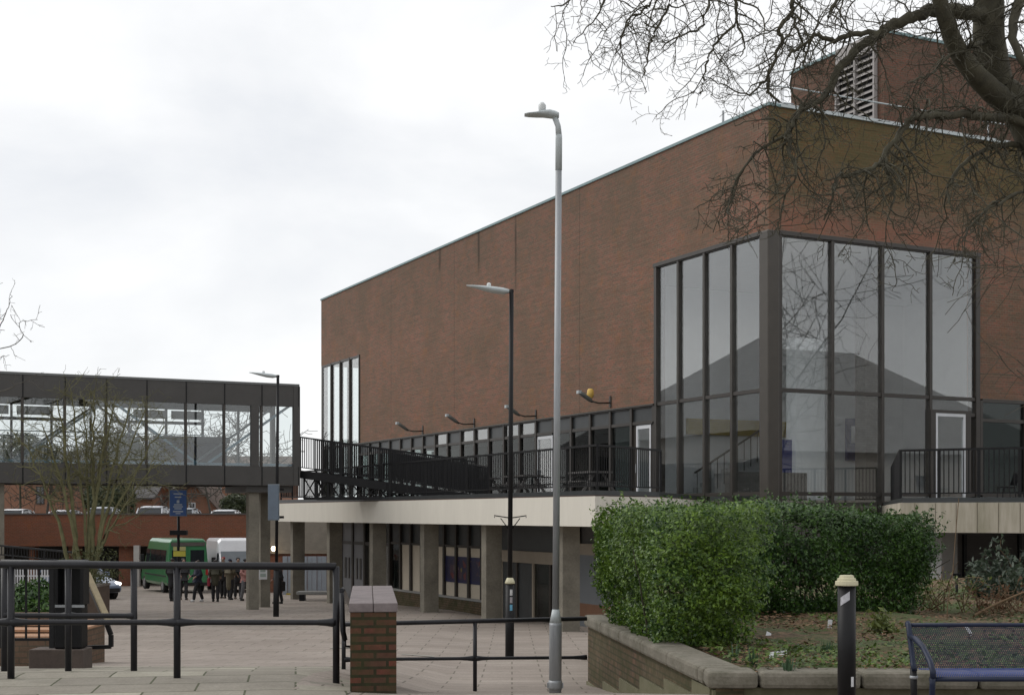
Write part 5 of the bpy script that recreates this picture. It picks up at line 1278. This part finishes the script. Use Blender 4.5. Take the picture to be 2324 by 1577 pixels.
# --- the big bare tree at right, its trunk just outside the photo
rg = np.random.RandomState(3)
bt = thing('bare_tree', 'large bare gnarled tree overhanging from the upper right', 'tree', (6.9, 16.3, SZ-.05))
off = np.array((6.9, 16.3, SZ-.05))
def limb(pix, r0, r1, n=4, jit=.012):
    pts = smooth_pts([np.array(P(*q)) for q in pix], n, jit, rg); return pts, list(np.linspace(r0, r1, len(pts)))
main = [
 ([(2520,1440,16.3),(2490,1100,16.3),(2440,700,16.2),(2390,430,16.1),(2330,275,16.0),(2262,200,15.9)], .30, .19),
 ([(2262,200,15.9),(2244,90,15.8),(2240,-40,15.7),(2200,-220,15.5),(2060,-380,15.2)], .20, .12),
 ([(2330,275,16.0),(2250,205,15.6),(2195,149,15.3),(2150,60,15.0),(2120,-60,14.8)], .15, .07),
 ([(2262,20,15.8),(2219,33,15.6),(2170,27,15.4),(2115,24,15.2),(2079,36,15.0),(2025,57,14.9),(1996,78,14.8),(1936,122,14.6),(1906,155,14.5),(1885,194,14.4),(1864,224,14.3),(1817,242,14.2)], .085, .028),
 ([(1990,74,14.8),(1930,81,14.6),(1894,91,14.5),(1867,87,14.4),(1854,76,14.4),(1840,93,14.3),(1817,107,14.2),(1790,128,14.1)], .032, .012),
 ([(2360,300,16.0),(2290,268,15.6),(2200,262,15.2),(2130,262,14.9),(2079,266,14.6),(2049,292,14.5),(2008,352,14.4),(1990,376,14.3),(1924,400,14.1),(1900,397,14.0),(1888,448,13.9),(1870,500,13.9)], .055, .010),
 ([(2008,352,14.4),(2015,395,14.3),(2030,440,14.2),(2020,480,14.1),(2030,520,14.1)], .022, .007),
 ([(2360,330,16.2),(2280,330,15.9),(2230,340,15.6),(2170,390,15.4),(2150,440,15.3),(2165,480,15.2)], .04, .008),
 ([(1817,242,14.2),(1790,300,14.1),(1740,330,14.0),(1700,360,13.9),(1670,420,13.8),(1652,470,13.8)], .024, .007),
 ([(1864,224,14.3),(1810,262,14.0),(1790,340,13.9),(1808,390,13.8),(1780,450,13.8),(1768,520,13.7)], .026, .007),
 ([(1799,-60,14.5),(1799,0,14.5),(1797,30,14.5),(1766,66,14.4),(1775,90,14.4),(1760,134,14.3),(1745,179,14.3),(1744,209,14.2),(1769,233,14.2)], .028, .012),
 ([(1797,30,14.5),(1815,80,14.4),(1830,120,14.4),(1815,150,14.3),(1828,165,14.3)], .016, .006),
 ([(1690,-80,14.2),(1671,0,14.2),(1671,45,14.2),(1633,90,14.1),(1609,128,14.0),(1597,185,14.0),(1590,215,14.0)], .022, .006),
 ([(1671,45,14.2),(1690,100,14.2),(1680,130,14.1)], .014, .005),
 ([(1620,-70,14.0),(1609,0,14.0),(1588,63,13.9),(1534,87,13.8),(1500,110,13.8)], .018, .005),
 ([(1520,-80,14.0),(1475,0,13.9),(1466,21,13.9),(1427,45,13.8),(1412,87,13.8),(1397,128,13.7)], .018, .005),
 ([(1545,-70,13.9),(1522,0,13.9),(1492,66,13.8),(1475,101,13.8),(1469,140,13.8),(1460,176,13.7)], .018, .005),
 ([(1420,-80,13.8),(1373,0,13.8),(1355,39,13.7),(1301,98,13.7)], .015, .004),
 ([(1360,-70,13.7),(1290,6,13.7),(1250,15,13.6)], .012, .004),
 ([(1745,179,14.3),(1700,215,14.1),(1650,195,14.0),(1600,175,14.0)], .012, .004),
 ([(2330,-30,15.6),(2300,40,15.4),(2310,120,15.2),(2360,190,15.2)], .07, .03),
 ([(2244,90,15.8),(2200,110,15.2),(2150,130,14.9),(2110,170,14.6),(2060,190,14.4)], .03, .008),
 ([(2340,430,15.9),(2250,470,15.4),(2200,520,15.2),(2170,560,15.0)], .02, .006),
 # overhead limb, above the picture
 ([(2240,-40,15.7),(2100,-180,15.2),(1950,-170,14.8),(1800,-130,14.5),(1690,-100,14.2),(1600,-90,14.0),(1500,-95,13.9),(1400,-85,13.8),(1300,-60,13.7)], .11, .02),
 ([(2262,-100,15.7),(2150,-100,15.1),(2050,-60,14.8),(1960,-40,14.6),(1900,0,14.5),(1880,40,14.4)], .05, .012),
]
lines = []; tr_ = MB(); lm = []
for i, (pix, a, b) in enumerate(main):
    pts, rad = limb(pix, a, b, 5, .010 if a < .1 else .004)
    pts = [p - off for p in pts]
    lm.append((pts, rad, 10 if a > .1 else 6))
for i, (pts, rad, n) in enumerate(lm): 
    if i < 3: tubes(tr_, [(pts, rad, 12)])
tr_.build('trunk', BARK, bt)
for i, (pts, rad, n) in enumerate(lm):
    if i >= 3: m = MB(); tubes(m, [(pts, rad, n)]); m.build('limb', BARK, bt)
spec = [(.15,.25,.95,.20,-.04,.055,.0038),(.10,.10,.40,.22,-.005,.04,.0028),(.085,.05,.16,.24,.02,.03,.0022)]
spec_low = [(.12,.25,1.0,.20,-.05,.055,.0046),(.10,.10,.42,.22,-.02,.04,.0036),(.085,.05,.17,.24,.01,.03,.0030)]
for i, (pts, rad, n) in enumerate(lm):
    if i == 0: pts, rad = pts[-8:], rad[-8:]
    sprout(lines, pts, rad, 0, rg, spec_low if i in (5,6,7,8,9,21,22) else spec)
cr_ = MB(); tubes(cr_, lines); cr_.build('crown', BARK, bt)
# mossy inner twig tangle round the fork
# --- generic bare trees
def bare_tree(name, label, base, h, r, seed, mat=BARK_F, stems=1, spread=.5, dens=1.0, group=None, lean=(0,0), fine=.01, forks=7, start=.33):
    rg = np.random.RandomState(seed); o = thing(name, label, 'tree', base, 0, group); tm = MB(); lines = []
    limbs = []
    for s in range(stems):
        ang_ = 2*math.pi*s/max(1,stems)+rg.uniform(0,1); d = np.array((math.cos(ang_)*spread*(stems>1)+lean[0], math.sin(ang_)*spread*(stems>1)+lean[1], 1.0))
        ln = h*(.55 if stems == 1 else .95); pts, rad = wander((0,0,-.2), d, ln, h/16, .05, .02, r, r*.35, rg); tubes(tm, [(pts, rad, 8)]); limbs.append((pts, rad))
    tm.build('trunk', mat, o)
    spec = [(h*.07/dens,h*.3,h*.55,.09,.05,h*.045,fine),(h*.06/dens,h*.12,h*.28,.13,.04,h*.035,fine*.8),(h*.05/dens,h*.05,h*.14,.16,.03,h*.03,fine*.65)]
    for pts, rad in limbs:
        k = int(len(pts)*start) if stems == 1 else len(pts)//5
        sprout(lines, pts[k:], rad[k:], 0, rg, spec)
    c = MB(); tubes(c, lines); c.build('crown', mat, o); return o
bx_, by_ = 18.2, 35.5
bare_tree('bare_tree', 'second bare tree beyond the right edge, twigs crossing the brick wall', (bx_, by_, 1.4), 14.5, .26, 21, BARK, 1, .5, 1.5, None, (-.06,-.05), .014)
rg = np.random.RandomState(7); tb = np.array((-15.3, 31.0, .2)); lt = thing('bare_tree', 'bare tree at the left edge with pale twigs against the sky', 'tree', tb)
tm = MB(); lines = []
for k, pix in enumerate(([(-372,1400,31),(-360,1150,31),(-330,950,31),(-290,760,31),(-240,600,31)], [(-330,950,31),(-200,900,31),(-90,860,31),(-20,812,31),(30,767,31),(55,737,31),(65,717,31)], [(-290,760,31),(-160,790,31),(-60,800,31),(0,762,31),(10,722,31),(5,687,31),(17,658,31)],
    [(-345,1000,31),(-200,960,31),(-80,915,31),(0,886,31),(50,861,31),(99,846,31)], [(-200,900,31),(-100,880,31),(-30,840,31),(8,815,31),(40,812,31)], [(-160,790,31),(-90,740,31),(-50,690,31),(-10,670,31),(4,640,31)])):
    q_ = [np.array(P(*a))+np.array((0,rg.uniform(-.6,.6) if k else 0,0)) - tb for a in pix]; pts = smooth_pts(q_, 5, .015, rg); rad = list(np.linspace(.16 if k == 0 else .022, .06 if k == 0 else .005, len(pts)))
    if k == 0: tubes(tm, [(pts, rad, 9)])
    else: lines.append((pts, rad, 4))
    sprout(lines, pts[len(pts)//3:], rad[len(pts)//3:], 0, rg, [(.32,.2,.6,.16,.03,.09,.005),(.25,.1,.3,.2,.03,.06,.004),(.25,.05,.15,.2,.02,.05,.0035)])
tm.build('trunk', BARK_F, lt); c = MB(); tubes(c, lines); c.build('crown', BARK_F, lt)
# multi stemmed shrub tree in its round planter
p = G(195, 37.5); tb = np.array(p)
rg = np.random.RandomState(17)
sh = thing('shrub_tree', 'many stemmed leafless shrub tree rising before the footbridge', 'tree', p)
lines = []; tm = MB()
targets = [(95,960),(130,905),(160,880),(190,900),(215,885),(262,900),(300,905),(330,930),(375,965),(60,1010),(350,1050),(240,960)]
for (tx, ty) in targets:
    Yt = 37.5 + rg.uniform(-1.5,1.5); e = np.array(P(tx, ty, Yt)) - tb; s0 = np.array((rg.uniform(-.25,.25), rg.uniform(-.25,.25), .0))
    k1 = s0 + (e-s0)*.35*np.array((.55,.7,1.1)); k2 = s0+(e-s0)*.7*np.array((.85,.9,1.05))
    pts = smooth_pts([s0-np.array((0,0,.3)), k1, k2, e], 6, .025, rg); rad = list(np.linspace(rg.uniform(.045,.085), .012, len(pts))); tubes(tm, [(pts, rad, 6)])
    sprout(lines, pts[9:], rad[9:], 0, rg, [(.21,.4,1.3,.12,.05,.11,.0065),(.18,.2,.65,.16,.03,.08,.005),(.16,.1,.32,.18,.02,.06,.0042)])
tm.build('trunk', BARK_G, sh); c = MB(); tubes(c, lines); c.build('crown', BARK_G, sh)
pb = thing('tree_planter', 'brown brick planter box round the foot of the shrub tree', 'planter', (p.x, 36.9, 0))
zz = EYE-(1330-1166)/FL*36.9
MB().box(-.7,.62,-.3,.7,gz(p.x,36.9)-.4,zz).build('wall', plain('brown_planter', (.085,.06,.045), .9, .2, 5), pb); MB().box(-.72,.64,-.32,.72,zz,zz+.06).build('rim', plain('planter_rim', (.16,.14,.12), .9, .2, 5), pb)
# background bare trees seen through the bridge
for i, (x, Y, h, lab) in enumerate(((110,100,12.6,'pale bare tree seen through the left bridge panes'),(215,104,13.2,'tall bare tree behind the shrub tree, seen through the bridge'),(310,100,12.4,'bare tree right of the shrub tree, seen through the bridge'),(400,106,13.0,'bare tree behind the middle bridge panes'),(492,102,12.5,'bare tree behind the bridge panes above the sash window'),(575,108,12.2,'bare tree near the right end of the bridge'))):
    p = P(x, 1166, Y); bare_tree('bare_tree', lab, (p.x, Y, -1.0), h, .16, 40+i, BARK_F, 1, .4, 2.0, 'bare trees beyond the footbridge', (0,0), .035, 7, .72)
# --- leaves
def leaf_cloud(name, pts, nrm, size, mat, parent, rg, up=.3, asp=.45, jitter=.8):
    n = len(pts); nrm = nrm + rg.normal(0, jitter, (n,3)) + np.array((0,0,up)); nrm /= np.linalg.norm(nrm, axis=1)[:,None]
    t = np.cross(nrm, rg.normal(0,1,(n,3))); t /= np.linalg.norm(t, axis=1)[:,None]+1e-9; b = np.cross(nrm, t)
    s = size*rg.uniform(.6,1.3,(n,1))
    v = np.stack([pts - t*s, pts + b*s*asp - nrm*s*.12, pts + t*s + nrm*s*.05, pts - b*s*asp - nrm*s*.12], 1).reshape(-1,3)
    me = bpy.data.meshes.new(name); me.vertices.add(4*n); me.vertices.foreach_set('co', v.ravel())
    me.loops.add(4*n); me.loops.foreach_set('vertex_index', np.arange(4*n, dtype=np.int32)); me.polygons.add(n); me.polygons.foreach_set('loop_start', np.arange(0,4*n,4,dtype=np.int32)); me.polygons.foreach_set('loop_total', np.full(n,4,np.int32))
    me.update(); me.materials.append(mat); o = bpy.data.objects.new(name, me); COL.objects.link(o)
    if parent: o.parent = parent
    return o
HEDGE = leafmat('hedge_leaf', (.015,.054,.008), (.158,.258,.028), .45, 1.6, .15); HEDGE_D = leafmat('dark_hedge_leaf', (.010,.038,.007), (.070,.150,.020), .45, 1.5, .15)
def lumps(rg, u, k=14):
    """smooth random height field over directions or points"""
    f = np.zeros(len(u))
    for i in range(k):
        w = rg.normal(0,1,3)*(1.2+i*.45); f += np.sin(u@w + rg.uniform(0,6.28))/(1+i*.35)
    return f/3.0
def hedge(name, label, x0, x1, y0, y1, z0, z1, n, mat, seed, size=.055, skew=0.0, stemmat=BARK, xs=0.0, foot0=.86):
    rg = np.random.RandomState(seed); c = np.array(((x0+x1)/2,(y0+y1)/2,z0)); o = thing(name, label, 'hedge', c)
    hx, hy, hz = (x1-x0)/2, (y1-y0)/2, (z1-z0)
    q = rg.normal(0,1,(n,3)); pw = .32
    sgn = np.sign(q); q = np.abs(q)/np.linalg.norm(q,axis=1)[:,None]; m_ = (q**(2/pw/2)).sum(1)
    d = sgn*q; mx_ = np.abs(d).max(1)[:,None]; cube = d/mx_; u = d*.16+cube*.84      # rounded box
    # narrower at the foot
    lv = lumps(rg, u*np.array((hx,hy,hz))*1.3)[:,None]
    depth = rg.beta(1.1, 3.6, (n,1))*.42
    r_ = 1.0 + lv*.17 - depth + rg.normal(0,.018,(n,1))
    pts = u*r_*np.array((hx,hy,hz/2)); pts[:,2] += hz/2
    foot = np.clip(pts[:,2]/hz,0,1); k_ = foot0+(1-foot0)*np.clip(foot*1.5,0,1); pts[:,0] *= k_; pts[:,1] *= k_
    pts[:,0] += xs*pts[:,1]
    hole = lumps(np.random.RandomState(seed+50), pts*3.2, 10) + rg.normal(0,.10,n)
    pts = pts[(pts[:,2] > .02) & ((hole > -.42) | (depth[:,0] > .17))]; nn = pts - np.array((0,0,hz*.45)); nn /= np.linalg.norm(nn,axis=1)[:,None]
        # clipped shoots that stick out on top and sides
    k_ = n//9; tip = np.repeat(rg.choice(len(pts), k_//6), 6); i = tip; k_ = len(i); sp_ = pts[i]*np.array((1.02,1.02,1.0))+(nn[i]+np.array((0,0,.5)))*rg.uniform(0,.13,(k_,1))+rg.normal(0,.012,(k_,3)); leaf_cloud('foliage', np.concatenate([pts, sp_]), np.concatenate([nn, nn[i]*.5]), size, mat, o, rg, .4)
    st_ = MB(); ls_ = []
    for j in range(int(10*hx)+8):
        b_ = np.array((rg.uniform(-.6,.6)*hx, rg.uniform(-.6,.6)*hy, -.05)); pts_, rd = wander(b_, (rg.normal(0,.3),rg.normal(0,.3),1), hz*.85, .12, .1, .05, .016, .006, rg); ls_.append((pts_, rd, 4))
    tubes(st_, ls_); st_.build('stems', stemmat, o)
    return o
hedge('hedge', 'bright green clipped hedge block along the left planter wall', 1.20, 2.50, 13.9, 17.9, SZ-.02, EYE+.05, 90000, HEDGE, 1, .024, xs=-.12, foot0=.72)
hedge('hedge', 'darker green hedge standing behind the bright one', 2.55, 5.95, 18.6, 20.3, SZ-.02, EYE+.07, 75000, HEDGE_D, 2, .028)
# shoots hanging low: small side bush at the hedge foot
EVG = leafmat('evergreen_leaf', (.020,.032,.012), (.075,.09,.035), .5, .8)
def bush(name, label, x, y, Y, rx, rz, n, mat, seed, size, cat='bush', group=None, trunk=True):
    rg = np.random.RandomState(seed); c = P(x, y, Y); o = thing(name, label, cat, (c.x, Y, gz(c.x,Y)), 0, group); zc = c.z - gz(c.x,Y)
    q = rg.normal(0,1,(n,3)); q /= np.linalg.norm(q,axis=1)[:,None]; lv = lumps(rg, q*2.2)[:,None]
    pts = q*(1+lv*.22-rg.beta(1.2,2.5,(n,1))*.6)*np.array((rx,rx,rz)); pts[:,2] += zc
    leaf_cloud('foliage', pts, q, size, mat, o, rg)
    if trunk: MB().tube([(0,0,-.2),(.05,0,zc*.5),(0,0,zc)], [.12,.09,.05], 7).build('trunk', BARK, o)
    return o
bush('evergreen_bush', 'dark round evergreen seen through the bridge left of centre', 290, 1030, 84, 1.1, 1.3, 3500, EVG, 61, .13, 'bush', 'evergreens beyond the footbridge')
bush('evergreen_bush', 'wide dark evergreen seen through the middle of the bridge', 385, 1036, 86, 1.7, 1.2, 4500, EVG, 62, .13, 'bush', 'evergreens beyond the footbridge')
bush('evergreen_bush', 'green bush below the bridge between the houses', 250, 1130, 95, 1.9, 1.5, 4000, EVG, 63, .14, 'bush', 'evergreens beyond the footbridge')
bush('evergreen_bush', 'green bush beside the orange house below the bridge end', 536, 1146, 95, 1.1, .9, 3000, EVG, 64, .12, 'bush', 'evergreens beyond the footbridge')
bush('evergreen_bush', 'greyish tree mass low in the left bridge panes', 45, 1035, 98, 2.6, 1.6, 4000, leafmat('dull_leaf', (.05,.06,.04), (.10,.11,.08), .7, .8), 65, .16, 'bush', 'evergreens beyond the footbridge')
bush('green_bush', 'green hedge plants behind the left bar railing', 82, 1372, 34, .85, .6, 3500, HEDGE_D, 66, .07, 'bush', None, False)
bush('green_bush', 'green growth at the foot of the shrub tree', 205, 1290, 37.2, .9, .55, 900, leafmat('olive_leaf', (.04,.05,.018),(.10,.11,.04),.5,1.5), 67, .05, 'bush', None, False)
# --- shrubs and canes at the right of the bed
GREYLEAF = leafmat('grey_green_leaf', (.020,.034,.022), (.085,.115,.075), .45, 2.0); LIMELEAF = leafmat('lime_leaf', (.06,.08,.02), (.20,.24,.06), .5, 2.5)
def shrub(label, x, ybase, Y, rx, h, n, mat, seed, size, canes=8, cat='shrub', canemat=None):
    rg = np.random.RandomState(seed); b_ = P(x, ybase, Y); o = thing('shrub', label, cat, (b_.x, Y, SZ-.02)); ls_ = []; lp = []
    for j in range(canes):
        d = (rg.normal(0,.55), rg.normal(0,.4), 1); pts_, rd = wander((rg.uniform(-.5,.5)*rx, rg.uniform(-.4,.4)*rx, 0), d, h*rg.uniform(.6,1.1), .08, .12, -.015, .010, .004, rg); ls_.append((pts_, rd, 4)); lp += pts_[2:]
        sprout(ls_, pts_, rd, 0, rg, [(.25,.1,.35,.2,.0,.06,.003)])
    m = MB(); tubes(m, ls_); m.build('canes', canemat or BARK, o)
    allp = np.array([p for l in ls_ for p in l[0]]); i = rg.choice(len(allp), n); pts = allp[i]+rg.normal(0,.05,(n,3)); pts = pts[pts[:,2]>0]
    leaf_cloud('foliage', pts, rg.normal(0,1,(len(pts),3)), size, mat, o, rg, .5); return o
TAN = bark('tan_cane', (.12,.075,.04), (.22,.15,.09))
shrub('dark leaved shrub under the terrace at the right edge', 2262, 1385, 21.5, .75, .85, 1500, GREYLEAF, 71, .05, 14)
shrub('grey green shrub at the far right under the terrace', 2322, 1375, 22.0, .6, 1.0, 900, GREYLEAF, 72, .055, 12, canemat=TAN)
shrub('thin lime leaved shrub at the right end of the dark hedge', 2108, 1395, 20.2, .45, .85, 420, LIMELEAF, 73, .032, 16, canemat=TAN)
shrub('brown caned bramble low in front of the shrubs at right', 2290, 1405, 19.4, .9, .45, 350, leafmat('dead_leaf', (.06,.03,.015),(.17,.09,.045),.8,3), 74, .035, 34, canemat=TAN)
shrub('small lime plant between the bollard and the hedge', 2015, 1440, 16.0, .2, .22, 260, LIMELEAF, 75, .045, 6)
shrub('pale stalked plant in front of the concrete column', 2182, 1400, 19.8, .12, .95, 90, LIMELEAF, 76, .035, 3, canemat=TAN)
m = MB(); tubes(m, [(smooth_pts([np.array(P(x,y,17.5)) for x,y in ((2148,1428),(2152,1360),(2162,1300),(2168,1220),(2176,1130))],4), [.010,.009,.008,.007,.006,.006]+[.005]*11, 5)])
tag(m.build('bare_cane', TAN), 'single tall pale cane rising in front of the stained concrete edge', 'cane')
m = MB(); tubes(m, [(smooth_pts([np.array(P(x,y,19)) for x,y in ((2212,1396),(2262,1370),(2320,1345),(2360,1332))],4), list(np.linspace(.022,.012,13)), 6)])
tag(m.build('fallen_branch', TAN), 'pale fallen branch leaning up to the right among the shrubs', 'branch')
tp = thing('garden_tap', 'black T shaped standpipe beside the pale concrete column', 'standpipe', P(2171,1376,22.2))
m = MB(); m.tube([(0,0,-.1),(0,0,.52)], .025, 6); m.build('pipe', BLACK, tp); MB().beam((-.07,0,.52),(.07,0,.52),.04,.04).build('handle', BLACK, tp)
# --- ground cover and litter
rg = np.random.RandomState(23)
def on_bed(n, x0, x1, Y0, Y1):
    Y = rg.uniform(Y0, Y1, n); X = rg.uniform(0,1,n)*(x1-x0)+x0; lim = 1.74+(Y-11.85)*(1.0-1.74)/(18.5-11.85)+.4; k_ = X > lim; return X[k_], Y[k_]
X, Y = on_bed(16000, 1.8, 12, 12.0, 21.5)
pts = np.stack([X, Y, SZ + rg.uniform(.01,.07,len(X))], 1); k_ = (lumps(np.random.RandomState(8), pts*.9) > -.25)
kind(leaf_cloud('leaf_litter', pts[k_], np.tile((0,0,1.0),(k_.sum(),1)), .034, leafmat('fallen_leaf', (.055,.030,.016), (.23,.135,.07), .8, 6, .1), None, rg, .6, .6, .35), 'stuff')
X, Y = on_bed(26000, 1.8, 12, 12.0, 20)
pts = np.stack([X, Y, SZ + rg.uniform(.02,.10,len(X))], 1); k_ = (lumps(np.random.RandomState(9), pts*1.0) > -.12)
kind(leaf_cloud('ground_cover', pts[k_], np.tile((0,0,1.0),(k_.sum(),1)), .034, leafmat('ground_leaf', (.025,.05,.012), (.14,.21,.035), .5, 2.2), None, rg, .5, .5, .6), 'stuff')
# daffodil shoots
DAFF = leafmat('daffodil_leaf', (.035,.075,.035), (.075,.13,.07), .4, 4)
for i, (x, y, lab) in enumerate(((1668,1500,'clump of bluish green bulb shoots nearest the hedge foot'),(1708,1510,'tall clump of green bulb shoots on the coping side'),(1786,1530,'low clump of bulb shoots by the flat white label'),(1873,1490,'small clump of bulb shoots left of the bollard'))):
    Yd = 1.40*FL/(y-1166); o = P(x, y, Yd); m = MB()
    for j in range(16):
        a = rg.uniform(0,6.28); r_ = rg.uniform(0,.07); h_ = rg.uniform(.10,.2); bx0 = Vector((math.cos(a)*r_, math.sin(a)*r_, 0)); tpv = bx0 + Vector((math.cos(a)*h_*.25, math.sin(a)*h_*.25, h_)); w_ = Vector((-math.sin(a),math.cos(a),0))*.008
        m.add([bx0-w_, bx0+w_, (bx0+tpv)/2+w_*1.1, tpv, (bx0+tpv)/2-w_*1.1], [(0,1,2,3,4)])
    tag(m.build('bulb_plant', DAFF, None, (o.x, Yd, SZ-.01)), lab, 'plant', 'bulb shoots in the shrub bed')
# plant labels
for i, (x, y, w, h_, rx, lab) in enumerate(((1766,1487,.085,.05,R(25),'flat white plant label lying tilted in the bed'),(1742,1448,.03,.075,R(70),'narrow white plant label leaning left near the hedge'),(1883,1421,.026,.085,R(85),'upright white plant label left of the bollard'),(2203,1438,.02,.10,R(75),'slim white plant label behind the bench back'))):
    Yd = 1.38*FL/(y-1166); o = P(x, y, Yd); q = thing('plant_label', lab, 'plant label', o + Vector((0,0,.0)), R((-18,14,-6,12)[i]), 'white plant labels in the shrub bed')
    mm = MB().box(-w,w,-.003,.003,-.02,h_).build('tag', WHITE_METAL, q); mm.rotation_euler = (R((-40,-20,-5,-15)[i]), R((-8,25,5,-25)[i]), 0)
